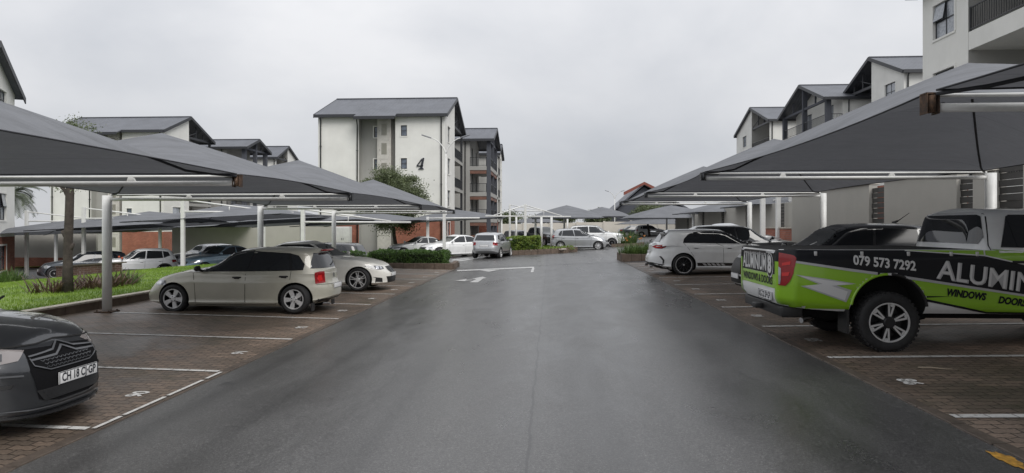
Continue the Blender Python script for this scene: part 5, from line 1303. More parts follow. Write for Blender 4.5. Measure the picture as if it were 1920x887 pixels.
# ------------------------------------------------------------------ street lamps
def lamp(p, zt, half, label, yawd=0, zg=None):
    zg = gz(p.x, p.y) if zg is None else zg
    t = thing('street_lamp', label, 'street lamp', (p.x, p.y, zg), 0, 'double-armed street lamps')
    b = BM(); tube(b, [(p.x, p.y, zg), (p.x, p.y, zg+1.2), (p.x, p.y, zt-.8)], [.085, .075, .05], 12); obj('pole', b, M['steel'], t, True)
    for s in (-1, 1):
        dx, dy = math.cos(R(yawd)), math.sin(R(yawd)); pts = []
        for k in range(9):
            a = k/8; pts.append((p.x+s*dx*half*.62*(a**1.35), p.y+s*dy*half*.62*a, zt-1.0+1.15*math.sin(a*1.45)))
        b = BM(); tube(b, pts, [.05-.022*k/8 for k in range(9)], 8); obj('arm', b, M['steel'], t, True)
        e = Vector(pts[-1]); d = Vector((s*dx, s*dy, .33)).normalized(); q = Vector((-dy, dx, 0)); n = d.cross(q)
        b = BM(); L_ = half*.42
        pr = []
        for k, w_ in ((0, .05), (.25, .11), (.8, .10), (1, .04)):
            c = e + d*L_*k; pr.append([b.verts.new(c+q*w_+n*.0), b.verts.new(c+q*w_*.6+n*s*.06), b.verts.new(c-q*w_*.6+n*s*.06), b.verts.new(c-q*w_), b.verts.new(c-q*w_*.8-n*s*.025), b.verts.new(c+q*w_*.8-n*s*.025)])
        for A, B_ in zip(pr, pr[1:]):
            for k in range(6): b.faces.new((A[k], A[(k+1) % 6], B_[(k+1) % 6], B_[k]))
        b.faces.new(pr[0]); b.faces.new(pr[-1][::-1]); bmesh.ops.recalc_face_normals(b, faces=b.faces)
        obj('lamp_head', b, mat('lamp_grey', (.16, .165, .18), .5), t, True)
p = at(836, 260, 48); lamp(p, p.z-.1, 1.75, 'tall white double-armed street lamp in front of the numbered building')
p = at(1145, 362, 112); lamp(Vector((p.x, 105, 0)), 6.9, 1.5, 'small far street lamp with two arms beside the red-roofed house')
# ------------------------------------------------------------------ plants
def leaves(pts, size, up=.3):
    """diamond leaves at random tilts; returns arrays"""
    P = np.asarray(pts, dtype=np.float64); n = len(P)
    d = nrg.normal(size=(n, 3)); d[:, 2] += up; d /= np.linalg.norm(d, axis=1)[:, None]
    e = nrg.normal(size=(n, 3)); e -= d*(e*d).sum(1)[:, None]; e /= np.linalg.norm(e, axis=1)[:, None]
    s = size*nrg.uniform(.6, 1.35, n)[:, None]
    v = np.concatenate([P-d*s*.5, P+e*s*.26, P+d*s*.5, P-e*s*.26], 0)
    f = np.stack([np.arange(n)+k*n for k in range(4)], 1)
    return v, f
def foliage(name, pts, size, m, parent, up=.3):
    v, f = leaves(pts, size, up); v = v - np.array(rootloc(parent))
    return npobj(name, v, f, m, parent)
def crown_pts(c, rad, nclump, per, spread, low=-.75):
    pts = []; cl = []
    while len(cl) < nclump:
        v = Vector((rng.gauss(0, 1), rng.gauss(0, 1), rng.gauss(0, 1))).normalized() * (rng.random()**.38)
        if v.z < low: continue
        k = .84+.22*math.sin(v.x*7+v.y*5+v.z*4)
        cl.append(Vector((c[0]+v.x*rad[0]*k, c[1]+v.y*rad[1]*k, c[2]+v.z*rad[2]*k)))
    for q in cl:
        sp_ = spread*rng.uniform(.6, 1.3)
        for _ in range(int(per*rng.uniform(.5, 1.5))):
            pts.append((q.x+rng.gauss(0, sp_), q.y+rng.gauss(0, sp_), q.z+rng.gauss(0, sp_*.75)))
    return pts, cl
def tree(name, label, base, trunk, r0, c, rad, nclump=90, per=150, spread=.22, leaf=.1, m=None, limbs=14, group=None, low=-.75):
    t = thing(name, label, 'tree', base, 0, group)
    pts, cl = crown_pts(c, rad, nclump, per, spread, low)
    foliage('crown', pts, leaf, m or M['leaf'], t)
    b = BM(); n = len(trunk); tube(b, trunk, [r0*(1-.45*i/(n-1)) for i in range(n)], 12)
    top = Vector(trunk[-1])
    for q in rng.sample(cl, min(limbs, len(cl))):
        k = rng.uniform(.55, 1.0); s = Vector(trunk[-2]).lerp(top, k); mid = s.lerp(q, .5)+Vector((rng.uniform(-.12, .12), rng.uniform(-.12, .12), .12))
        tube(b, [s, mid, q], [r0*.42, r0*.25, r0*.08], 6)
    obj('trunk', b, M['bark'], t, True); return t
c = at(738, 382, 50); zb = plane(c.x)
tree('round_tree', 'round olive-green tree in front of the numbered building', (c.x, 50, zb), [(c.x+.25, 50, zb-.1), (c.x+.15, 50, zb+.8), (c.x+.05, 50, zb+1.5), (c.x, 50, zb+2.3), (c.x, 50, zb+3.2)], .17,
     (c.x-.2, 50, c.z+.15), (2.45, 2.3, 2.4), 420, 260, .30, .13, low=-.9)
c = at(1215, 402, 80); zb = plane(c.x)
tree('spreading_tree', 'small spreading green tree by the far cream wall on the right', (c.x, 80, zb), [(c.x+.2, 80, zb), (c.x, 80, zb+1.2), (c.x-.1, 80, zb+2.2)], .16, (c.x, 80, c.z+.25), (2.1, 1.8, 1.0), 70, 90, .28, .2)
for px, py, Y, rx, rz, l in ((952, 417, 106, 3.4, 1.6, 'dark tree showing over the far cream wall beside the balcony tower'), (1122, 409, 110, 2.2, 1.3, 'dark green tree behind the far wall right of the central carports'), (1040, 412, 118, 5, 1.0, 'long low tree crown behind the far cream wall in the middle')):
    c = at(px, py, Y); tree('far_tree', l, (c.x, Y, 0), [(c.x, Y, 0), (c.x, Y, c.z*.5), (c.x, Y, c.z)], .15, (c.x, Y, c.z), (rx, 2, rz), 60, 90, .4, .3, group='trees beyond the far wall')
# small bare-trunked tree on the lawn
bx, by = at(127, 545, 15.4).x, 15.4; zb = gz(bx, by)
t = thing('young_tree', 'young tree with dark knobbly trunk standing on the lawn among flax', 'tree', (bx, by, zb))
T = lambda px, py: tuple(at(px, py, by))
b = BM(); tube(b, [T(127, 548), T(127, 500), T(128, 452), T(130, 400), T(131, 362), T(132, 335), T(138, 290)], [.125, .105, .098, .095, .092, .075, .05], 12)
tube(b, [T(129, 372), T(122, 358), T(112, 346), T(100, 335), T(95, 310)], [.05, .045, .036, .03, .02], 8); tube(b, [T(131, 355), T(136, 346), T(150, 335), T(156, 300)], [.035, .032, .025, .02], 8)
tube(b, [T(128, 448), T(122, 440), T(117, 433)], [.075, .06, .045], 10); tube(b, [T(128, 472), T(134, 464), T(138, 456)], [.065, .05, .035], 10)
for e in ((112, 240), (130, 226), (150, 245), (138, 255)): tube(b, [T(138, 290), T((138+e[0])/2+4, (290+e[1])/2), T(*e)], [.035, .022, .01], 6)
obj('trunk', b, M['bark'], t, True)
pts, _ = crown_pts(at(134, 245, by), (.42, .5, .34), 34, 60, .10); p2, _ = crown_pts(at(108, 352, by), (.16, .3, .14), 9, 22, .06); p3, _ = crown_pts(at(146, 352, by), (.16, .3, .14), 9, 22, .06)
foliage('crown', pts+p2[::3]+p3[::3], .05, M['leaf'], t)

def strap_clump(name, label, x, y, zf, rx, ry, n, ln, wd, m, cat='plant', group=None, droop=.5, up=1.0):
    z0 = zf(x, y); t = thing(name, label, cat, (x, y, z0), 0, group); V = []; F = []
    for i in range(n):
        a = rng.uniform(0, 2*math.pi); r_ = math.sqrt(rng.random()); bx_, by_ = x+rx*r_*math.cos(a), y+ry*r_*math.sin(a)
        az = a+rng.uniform(-.9, .9) if rng.random() < .75 else rng.uniform(0, 6.3); l = ln*rng.uniform(.55, 1.25); el = rng.uniform(.75, 1.45)*up; w_ = wd*rng.uniform(.7, 1.3)
        P = Vector((bx_, by_, zf(bx_, by_)-.02)); d = Vector((math.cos(az)*math.cos(el), math.sin(az)*math.cos(el), math.sin(el))); sd = Vector((-math.sin(az), math.cos(az), 0)); k0 = len(V)
        ns = 4
        for j in range(ns+1):
            ww = w_*(1-(j/ns)**2*.95)*.5; V += [P-sd*ww, P+sd*ww]; P = P+d*l/ns; d = (d+Vector((0, 0, -droop*.55))*(j+1)/ns).normalized()
        for j in range(ns): F.append((k0+2*j, k0+2*j+1, k0+2*j+3, k0+2*j+2))
    v = np.array([tuple(q) for q in V])-np.array((x, y, z0)); npobj('leaves', v, np.array(F), m, t); return t
for px, py, Y, rx, n, l in ((98, 535, 15.6, .5, 100, 'reddish flax clump left of the young tree trunk'), (165, 525, 16.6, .75, 150, 'reddish flax clump right behind the young tree trunk'), (205, 518, 17.2, .6, 110, 'reddish flax clump nearest the round white post on the lawn')):
    c = at(px, py, Y); strap_clump('flax_plant', l, c.x, Y, gz, rx, .55, n, .56, .036, M['purple'], group='flax clumps under the young tree', droop=.75, up=.78)
c = at(236, 520, 17.8); strap_clump('grass_tuft', 'small blue-green grass tuft at the right end of the flax', c.x, 17.8, gz, .3, .3, 160, .42, .025, M['strap'])
for px, Y, l in ((6, 27.5, 'dark green strappy plant at the foot of the leftmost brick wall'), (20, 28.5, 'dark green strappy plant by the dark retaining wall, right of another')):
    c = at(px, 530, Y); strap_clump('strap_plant', l, c.x, Y, lambda x, y: gz(x, y)-.1, .5, .5, 200, .7, .04, M['strap'], group='strappy plants by the retaining wall')
# palm
c = at(20, 366, 52); t = thing('palm_tree', 'grey-green palm tree behind the leftmost building', 'tree', (c.x, 52, -1.9))
b = BM(); tube(b, [(c.x, 52, -1.9), (c.x+.1, 52, 1.5), (c.x, 52, c.z)], [.26, .2, .2], 12); obj('trunk', b, M['bark'], t, True)
V = []; F = []
for i in range(34):
    az = i*2.4; el = rng.uniform(-.2, 1.2); P = Vector((c.x, 52, c.z)); d = Vector((math.cos(az)*math.cos(el), math.sin(az)*math.cos(el), math.sin(el))); sd = Vector((-math.sin(az), math.cos(az), 0)); L_ = rng.uniform(2.0, 2.9)
    for j in range(22):
        P = P+d*L_/22; d = (d+Vector((0, 0, -.085))).normalized(); k = .62*math.sin(min(1, (j+3)/22)*math.pi*.85)+.08
        for s in (-1, 1):
            q = P+sd*s*k*.8+d*k*.5+Vector((0, 0, -k*.25)); k0 = len(V); V += [P-d*.05, P+d*.05, q]; F.append((k0, k0+1, k0+2))
npobj('fronds', np.array([tuple(q) for q in V])-np.array(t.location), np.array(F), M['palm'], t)

def hedge(label, x0, x1, y0, y1, zf, h, m, n, leaf=.065, group='clipped hedges', rnd=.10):
    cx, cy = (x0+x1)/2, (y0+y1)/2; z0 = zf(cx, cy); t = thing('hedge', label, 'hedge', (cx, cy, z0), 0, group)
    pts = []; A = [(x1-x0)*(y1-y0), (x1-x0)*h, (x1-x0)*h*.6, (y1-y0)*h, (y1-y0)*h]; tot = sum(A)
    bumps = lambda a, b_: .035*math.sin(a*3.1+b_*2.3)+.03*math.sin(a*7.7-b_*5.1)+.02*math.sin(a*15+b_*11)
    for _ in range(n):
        r_ = rng.random()*tot; dp = abs(rng.gauss(0, .05))-.02
        u, v = rng.random(), rng.random()
        if r_ < A[0]: x, y, z = x0+u*(x1-x0), y0+v*(y1-y0), h-dp
        elif r_ < A[0]+A[1]: x, y, z = x0+u*(x1-x0), y0+dp, v*h
        elif r_ < A[0]+A[1]+A[2]: x, y, z = x0+u*(x1-x0), y1-dp, v*h
        elif r_ < A[0]+A[1]+A[2]+A[3]: x, y, z = x0+dp, y0+u*(y1-y0), v*h
        else: x, y, z = x1-dp, y0+u*(y1-y0), v*h
        bmp = bumps(x+y, z*2); e = max(0, z-(h-rnd))/rnd
        x += bmp*(1 if r_ > tot-2*A[3] else 0) + (cx-x)/max(.2, abs(cx-x))*.05*e*e; y += -bmp*(1 if A[0] < r_ < A[0]+A[1] else 0) + (cy-y)/max(.2, abs(cy-y))*.05*e*e
        z += bumps(x*1.3, y)*(1 if r_ < A[0] else .3)
        pts.append((x, y, zf(x, y)+z))
    foliage('leaves', pts, leaf, m, t, .5)
    b = BM(); box(b, x0+.10, y0+.10, z0-.2, x1-.10, y1-.10, z0+h-.12); obj('dark_core', b, M['core'], t, True)  # solid core box; the shade inside the hedge is put into its colour
    return t
def planter(label, pts, zf, h, wd=.22, unit=.42):
    """kerb of separate blocks along a line"""
    t = thing('planter_kerb', label, 'planter kerb', (pts[0][0], pts[0][1], zf(*pts[0])), 0, None); b = BM()
    for p, q in zip(pts, pts[1:]):
        p, q = Vector(p), Vector(q); L_ = (q-p).length; n = max(1, round(L_/unit)); d = (q-p)/L_; nn = Vector((-d.y, d.x))
        for k in range(n):
            a, c_ = p+d*(L_*k/n+.008), p+d*(L_*(k+1)/n-.008); z = zf(a.x, a.y); j = rng.uniform(-.006, .006)
            prism(b, [(a.x, a.y, z-.15), (c_.x, c_.y, z-.15), (c_.x+nn.x*wd, c_.y+nn.y*wd, z-.15), (a.x+nn.x*wd, a.y+nn.y*wd, z-.15)], (0, 0, h+.15+j))
    obj('kerb_blocks', b, M['kerb'], t, True)
    return t
pl = lambda x, y: plane(x)
zl2 = lambda x, y: -.2
# left planter at the end of the bays
planter('brown block kerb of the hedge bed at the end of the left bays', [(-4.2, 29.0), (-6.9, 29.0), (-9.7, 29.0)][::-1], zl2, .22); planter('short brown kerb end of the left hedge bed beside the road', [(-4.35, 31.4), (-4.2, 29.25)][::-1], zl2, .22, .2)
bm = BM(); box(bm, -9.7, 29.1, -.6, -4.3, 31.4, -.06); o = obj('planting_bed', bm, M['soil']); o['kind'] = 'structure'
hedge('dark green clipped hedge on the brown kerb at the end of the left bays', -8.1, -4.7, 29.35, 30.9, lambda x, y: -.08, .60, M['hedge'], 17000)
c0, c1 = at(640, 480, 34), at(772, 480, 34)
hedge('low clipped hedge behind the dark one, in front of the lawn', c0.x, c1.x, 33.4, 34.6, pl, .62, M['hedge'], 9000, .075)
hedge('pale low hedge between white sedan bonnet and the clipped hedges', -10.0, -8.7, 29.5, 31, lambda x, y: -.08, .55, M['hedge'], 6000)
# island bed in the middle with the bright hedge
kp = [at(918, 481, 41.2), at(960, 480, 41.1), at(1020, 478, 41.2), at(1060, 476, 41.8), at(1083, 473, 43)]
planter('curved kerb of tan blocks in front of the bright hedge', [(p.x, p.y) for p in kp][::-1], pl, .30, -.22)
bm = BM(); pb = [(p.x, p.y+.2) for p in kp]+[(kp[-1].x, 47.4), (kp[0].x, 47.4)]; prism(bm, [(x, y, plane(x)+.1) for x, y in pb], (0, 0, .10)); o = obj('planting_bed', bm, M['soil']); o['kind'] = 'structure'
c0, c1 = at(926, 470, 42.3), at(1012, 470, 42.3)
hedge('bright yellow-green clipped hedge in the central island bed', c0.x, c1.x, 41.8, 43.3, lambda x, y: plane(x)+.18, .92, M['hedge2'], 15000, .085)
pts = []
for _ in range(2600):
    x, y = rng.uniform(kp[2].x-.6, kp[4].x-.2), rng.uniform(42, 45.5); pts.append((x, y, plane(x)+.2+abs(rng.gauss(0, .07))))
v, f = leaves(pts, .09, .8); o = npobj('ground_cover', v, f, M['hedge2']); o['kind'] = 'stuff'
pts = []
bm = BM()
for _ in range(46):
    x, y = rng.uniform(kp[0].x, kp[3].x), 41.45+rng.random()*.3; s_ = rng.uniform(.05, .10); z = plane(x)+.24
    vv = bmesh.ops.create_icosphere(bm, subdivisions=1, radius=s_)['verts']
    for q in vv: q.co = Vector((q.co.x*rng.uniform(.8, 1.2)+x, q.co.y+y, q.co.z*.7+z))
o = obj('pebbles', bm, mat('pale_pebble', (0.35, 0.32, 0.28), .8, noise=9)); o['kind'] = 'stuff'
# right planter with lilies
planter('brown kerb of the lily bed at the end of the right bays', [(3.15, 29.7), (6.2, 29.7), (8.6, 29.7)], lambda x, y: .08, .34); planter('short side of the brown lily bed kerb by the road', [(3.15, 31.9), (3.15, 29.95)], lambda x, y: .08, .34)
bm = BM(); box(bm, 3.25, 29.8, -.2, 8.6, 32, .34); o = obj('planting_bed', bm, M['soil']); o['kind'] = 'structure'
def lilies(label, x, y, z0, n):
    t = thing('lily', label, 'flowers', (x, y, z0), 0, 'orange lilies by the road'); b = BM()
    for _ in range(n):
        g = BM(); px_, py_ = x+rng.uniform(-.5, .5), y+rng.uniform(-.3, .3); h = rng.uniform(.62, .85); tube(g, [(px_, py_, z0), (px_+.03, py_, z0+h)], .006, 5); obj('stem', g, M['strap'], t, True)
        for k in range(6):
            a = k*math.pi/3+rng.random()*.3; cx, cy, cz = px_+.03, py_, z0+h; r_ = .075
            b.faces.new([b.verts.new(q) for q in ((cx, cy, cz-.02), (cx+r_*.55*math.cos(a-.4), cy+r_*.55*math.sin(a-.4), cz+.05), (cx+r_*math.cos(a), cy+r_*math.sin(a), cz+.07), (cx+r_*.55*math.cos(a+.4), cy+r_*.55*math.sin(a+.4), cz+.05))])
    obj('petals', b, M['lily'], t, True)
for px, Y, l in ((1182, 30.6, 'strappy green clump in the right bed, nearest the road'), (1200, 30.9, 'strappy green clump in the right bed behind the white hatchback'), (1222, 31.2, 'strappy green clump in the right bed, farthest from the road')):
    c = at(px, 488, Y); strap_clump('strap_plant', l, c.x, Y, lambda x, y: .34, .48, .45, 330, .55, .028, M['strap'], group='strappy clumps in the right bed')
lilies('orange lilies at the roadside end of the right bed', at(1190, 480, 30.6).x, 30.6, .34, 3); lilies('orange lilies at the inner end of the right bed', at(1208, 480, 30.9).x, 30.9, .34, 3)
c = at(1172, 460, 50); strap_clump('strap_plant', 'tall dark green strappy clump in front of the white off-roader', c.x, 50, pl, .8, .7, 420, 1.15, .05, M['strap'])
planter('low kerb round the strappy clump beside the white off-roader', [(c.x-1.1, 48.9), (c.x+1.1, 48.9), (c.x+1.5, 50.5)], pl, .22)
# ------------------------------------------------------------------ the cars
silverp = carpaint('beige_silver_paint', (0.42, 0.405, 0.34), 0.15, .36); whitep = carpaint('white_paint', (0.82, 0.825, 0.82)); whitew = carpaint('warm_white_paint', (0.80, 0.785, 0.73)); greyw = carpaint('pale_grey_paint', (0.72, 0.73, 0.73))
darkg = carpaint('dark_grey_metallic', (0.032, 0.034, 0.038), .4, .28, .12); blackc = carpaint('black_paint', (0.014, 0.015, 0.018)); bluep = carpaint('steel_blue_paint', (0.155, 0.23, 0.29), .35); silv = carpaint('silver_paint', (0.42, 0.43, 0.44), .5); navy = carpaint('dark_slate_paint', (0.045, 0.055, 0.068), .3)
# --- beige hatchback
sp = hatch(L=4.08, H=1.40, hw=.84, paint=silverp, R=.305, rr=.215, style='five', Ra=.355, wheels=[.79, 3.43], handlemat=M['blackp'],
    mirror=(2.82, .92, M['blackp']), tw=.22, inset=.02, dlo=[(2.99,.885),(2.73,1.03),(2.38,1.215),(2.16,1.29),(1.65,1.318),(.93,1.28),(.74,1.225),(.61,1.04),(.63,.92),(.87,.912),(1.8,.893)], nf=4.2, nr=3.4, gnr=3.4,
    xf=[(0,4.12),(.1,4.2),(.3,4.22),(.6,4.2),(.85,4.1),(1,3.95)], xr=[(0,.19),(.12,.10),(.35,.09),(.5,.12),(.62,.18),(1,.21)], gh=(.20, .40, 3.20, 2.22, .84*.945, .84*.76))
sp['trim'] += [('bumper_valance', 'r', [(-.6,.20),(.6,.20),(.66,.30),(-.66,.30)], M['blackp'], .006), ('wind_deflector', 's', [(2.2,1.272),(1.70,1.30),(1.70,1.335),(2.16,1.30)], M['gloss'], .012)]
sp['trim'] += [('tailgate_seam', 'r', [(-.6,.60),(.6,.60),(.6,.608),(-.6,.608)], M['gap'], .003)]
def polo_more(root, sh, part):
    b = BM(); box(b, .28, -.26, 1.315, .40, .26, 1.345, bevel=.01); part('brake_light', b, M['red'])
    part('wiper', sh.end(strip((.02, .99), (-.34, 1.07), .022), -1, .014, .04), M['blackp'])
    for s in (1, -1): b = BM(); box(b, .42, s*.66-.09, .05, .44, s*.66+.09, .22); part('mud_flap', b, M['blackp'])
    b = BM(); tube(b, [(.25, .52, .20), (.10, .52, .19)], .03, 10); part('exhaust', b, M['chrome'])
    part('badge', sh.end([(-.05+.05*math.cos(k*.524)+.05, .78+.05*math.sin(k*.524)) for k in range(12)], -1, .006, .05), M['chrome'])
sp['more'] = polo_more
polo = build_car(sp, 'lowered beige silver hatchback parked nose to the lawn on the left', 'car', None); put(polo, -4.64-2.04, 14.64, -.20, 180)
# --- white sedan
sp = sedan(L=4.63, H=1.43, hw=.905, paint=whitew, style='double', R=.33, rr=.25, Ra=.375, dlo=[(3.06,.945),(2.82,1.07),(2.5,1.24),(2.3,1.335),(1.5,1.325),(1.12,1.22),(.8,1.07),(.74,.985),(1.95,.945)])
sp['hl'] = [((4.3, .66), (.78, .62), [(-.30,.70),(-.26,.73),(.0,.715),(.24,.69),(.26,.62),(.12,.60),(-.06,.615),(-.2,.66)], M['lensd'], [([(-.02,.62),(.07,.62),(.08,.70),(-.02,.705)], M['chrome']), ([(.11,.62),(.18,.625),(.18,.69),(.11,.695)], M['chrome'])])]
sp['trim'] = [('kidney_grille', 'f', [(.02,.50),(.24,.51),(.30,.58),(.27,.68),(.02,.68)], M['blackp'], .008), ('kidney_grille', 'f', [(-.02,.50),(-.24,.51),(-.30,.58),(-.27,.68),(-.02,.68)], M['blackp'], .008),
    ('lower_grille', 'f', [(-.42,.22),(.42,.22),(.48,.40),(-.48,.40)], M['blackp'], .006), ('air_intake', 'f', [(.56,.24),(.76,.26),(.72,.40),(.58,.36)], M['blackp'], .006), ('air_intake', 'f', [(-.56,.24),(-.76,.26),(-.72,.40),(-.58,.36)], M['blackp'], .006),
    ('sunroof', 'r', [(-.01,.3),(.01,.3),(.01,.31)], M['gloss'], .002)]
sp['trim'].pop()
sp['plates'] = [(1, 0, .45, None, 0), (-1, 0, .74, None, 0)]
bmw = build_car(sp, 'white sedan with black twin grille and two-tone spoked wheels, left bays', 'car'); put(bmw, -4.66-2.31, 19.62, -.20, 0)
# --- dark grey car in the left foreground
sp = hatch(L=4.27, H=1.49, hw=.905, paint=darkg, R=.325, rr=.23, style='double', mirror=(2.35, 1.02, darkg), shoulder=[(0,.95),(.8,.96),(1.8,.93),(2.6,.93),(3.0,.975),(3.35,.955),(3.75,.89),(4.0,.825),(4.15,.78),(4.27,.72)],
    xf=[(0,4.22),(.08,4.26),(.2,4.27),(.55,4.25),(.75,4.22),(.9,4.16),(1,4.06)], nf=3.5, crown=.085)
gx = .03
sp['trim'] = [('front_mask', 'f', [(-.40+gx,.78),(-.10+gx,.765),(.0+gx,.80),(.10+gx,.765),(.42+gx,.74),(.47+gx,.60),(.44+gx,.34),(.20+gx,.29),(-.20+gx,.29),(-.40+gx,.34),(-.44+gx,.60)], M['matteblack'], .005),
    ('grille', 'f', [(-.37+gx,.70),(-.05+gx,.70),(.0+gx,.735),(.05+gx,.70),(.38+gx,.69),(.40+gx,.635),(.26+gx,.585),(-.26+gx,.585),(-.40+gx,.635)], M['matteblack'], .010),
    ('lower_grille', 'f', [(-.42+gx,.42),(.42+gx,.42),(.36+gx,.32),(-.36+gx,.32)], M['blackp'], .010),
    ('fog_light', 'f', [(-.72,.46),(-.56,.48),(-.54,.51),(-.72,.51)], M['gloss'], .008), ('fog_light', 'f', [(.72,.46),(.56,.48),(.54,.51),(.72,.51)], M['gloss'], .008)]
sp['hl'] = [((4.0, .64), (.82, .57), [(-.40,.80),(-.20,.825),(.1,.81),(.28,.775),(.21,.70),(-.1,.675),(-.34,.72)], M['clear'], [([(-.16,.72),(-.04,.715),(-.02,.785),(-.16,.79)], M['lensd']), ([(.0,.715),(.09,.715),(.1,.77),(.01,.78)], M['lensd'])])]
sp['plates'] = [(1, .09, .48, 'CH 18 CJ·GP', 0), (-1, 0, .6, None, 0)]
def _strips(sh, l, w_, fr, eps):
    b = BM()
    for p, q in zip(l, l[1:]): merge(b, sh.end(strip(p, q, w_), fr, eps, .05, lim=.9))
    return b
def cit_more(root, sh, part):
    # chevron ribs over the grille
    for dz, w_, mm in ((.0, .016, 0), (.045, .013, 0)):
        b = BM()
        for l in ([(-.41+gx,.685+dz*.7),(-.13+gx,.69+dz),(0+gx,.755+dz),(.13+gx,.69+dz),(.42+gx,.672+dz*.7)],):
            for p, q in zip(l, l[1:]): merge(b, sh.end(strip(p, q, w_), 1, .016, .05))
        part('chevron', b, M['trimgrey'])
    b = BM()
    for r_ in range(3):
        z = .60+.03*r_
        for k in range(12):
            y = -.30+.052*k+gx+(.026 if r_ % 2 else 0); merge(b, sh.end(strip((y-.022, z+.010), (y, z-.004), .006), 1, .013, .2)); merge(b, sh.end(strip((y, z-.004), (y+.022, z+.010), .006), 1, .013, .2))
    for r_ in range(3):
        z = .335+.03*r_
        for k in range(14):
            y = -.35+.052*k+gx+(.026 if r_ % 2 else 0); merge(b, sh.end(strip((y-.022, z+.010), (y, z-.004), .006), 1, .013, .2)); merge(b, sh.end(strip((y, z-.004), (y+.022, z+.010), .006), 1, .013, .2))
    part('grille_mesh', b, darkg)
    b = BM(); pts = [(4.27-.62*abs(k/10)**3.2-.012, .84*k/10, .185+.045*abs(k/10)**2) for k in range(-10, 11)]
    V = []
    for p in pts: V.append([b.verts.new((p[0]-.18, p[1]*.97, p[2]+.03)), b.verts.new((p[0]+.035, p[1], p[2])), b.verts.new((p[0]+.035, p[1], p[2]+.022)), b.verts.new((p[0]-.18, p[1]*.97, p[2]+.06))])
    for A, B_ in zip(V, V[1:]):
        for k in range(4): b.faces.new((A[k], A[(k+1) % 4], B_[(k+1) % 4], B_[k]))
    b.faces.new(V[0]); b.faces.new(V[-1]); bmesh.ops.recalc_face_normals(b, faces=b.faces); part('front_lip', b, M['gloss'])
    part('bonnet_seam', _strips(sh, [(-.80,.80),(-.5,.815),(-.2,.805),(gx,.825),(.24,.805),(.5,.79),(.80,.78)], .012, 1, .006), M['gap'])
    part('bumper_crease', _strips(sh, [(-.86,.60),(-.6,.585),(-.47,.57)], .016, 1, .010), M['trimgrey']); part('bumper_crease', _strips(sh, [(.86,.60),(.6,.585),(.5,.57)], .016, 1, .010), M['trimgrey'])
    part('lip_edge', _strips(sh, [(-.8,.30),(-.45,.265),(-.2,.255),(.2,.255),(.45,.265),(.8,.30)], .010, 1, .012), M['trimgrey'])
    if 0: part('mask_edge', _strips(sh, [(-.45+gx,.60),(-.40+gx,.34),(-.20+gx,.285),(.20+gx,.285),(.44+gx,.34),(.48+gx,.60)], .010, 1, .012), M['trimgrey'])
    part('grille_edge', _strips(sh, [(-.41+gx,.70),(-.40+gx,.635),(-.26+gx,.58),(.26+gx,.58),(.41+gx,.63),(.41+gx,.69)], .010, 1, .016), M['trimgrey'])
    for s in (1, -1):
        b = BM(); l = [(4.05, .40), (3.75, .45), (3.35, .55), (3.0, .62)]
        for p, q in zip(l, l[1:]):
            hp = []
            for (x, y) in (p, q):
                for o in (-.012, .012):
                    h = sh.t.ray_cast(Vector((x, s*(y+o), 3)), Vector((0, 0, -1))); hp.append(h[0]+Vector((0, 0, .006)))
            b.faces.new([b.verts.new(v) for v in (hp[0], hp[1], hp[3], hp[2])])
        part('bonnet_crease', b, darkg)
    b = BM()
    for y0 in (-.25, .3): tube(b, [(3.12, y0, 1.03), (2.98, y0+.3, 1.10), (2.9, y0+.5, 1.135)], .013, 6)
    part('wiper', b, M['blackp'])
sp['more'] = cit_more
cit = build_car(sp, 'dark grey wet car at the left edge with plate CH 18 CJ GP', 'car'); put(cit, -4.55-2.135, 6.10, -.235, 0)
# --- white sporty hatchback on the right
sp = hatch(L=4.42, H=1.45, hw=.90, paint=greyw, R=.335, rr=.265, style='multi', wheels=[1.05, 3.78], Ra=.385,
    shoulder=[(0,.90),(.12,.955),(.6,1.0),(1.2,.985),(2.2,.955),(2.9,.955),(3.3,.945),(3.7,.87),(4.1,.76),(4.42,.62)], bottom=[(0,.32),(.35,.2),(.9,.17),(3.4,.17),(4.0,.17),(4.42,.2)],
    roof=[(0,1.39),(.4,1.42),(.7,1.445),(1.2,1.465),(1.9,1.47),(2.4,1.44),(2.9,1.31)], gh=(.20, .56, 3.52, 2.5, .865, .69), nr=4.2,
    windows=[('r', [(1.08,1.045),(1.11,1.14),(1.22,1.275),(1.38,1.345),(1.72,1.378),(1.985,1.38),(2.02,1.03)]), ('f', [(2.06,1.025),(2.03,1.38),(2.35,1.365),(2.6,1.305),(2.85,1.195),(3.1,1.085),(3.22,1.01)])],
    dlo=[(1.03,1.03),(1.07,1.16),(1.2,1.295),(1.38,1.368),(1.75,1.40),(2.1,1.402),(2.4,1.385),(2.65,1.32),(2.9,1.205),(3.15,1.085),(3.32,1.0)],
    rw=[(-.60,1.05),(.60,1.05),(.46,1.29),(-.46,1.29)], ws=[(-.7,1.03),(.7,1.03),(.52,1.37),(-.52,1.37)],
    seams=[[(3.28,.95),(3.3,.6),(3.2,.22)], [(2.06,1.02),(2.27,.93),(2.29,.3)], [(1.05,1.02),(1.2,.85),(1.35,.62),(1.42,.42)]], handles=[(1.44,.885),(2.47,.885)], mirror=(3.05, 1.02, M['gloss']),
    tl=[((.22, .74), (-.62, .78), [(-.30,.895),(-.12,.955),(.16,.965),(.28,.945),(.24,.885),(.12,.835),(-.1,.845)], M['red'], [([(-.12,.865),(.1,.855),(.16,.895),(.05,.935),(-.1,.925)], M['lampred'])])])
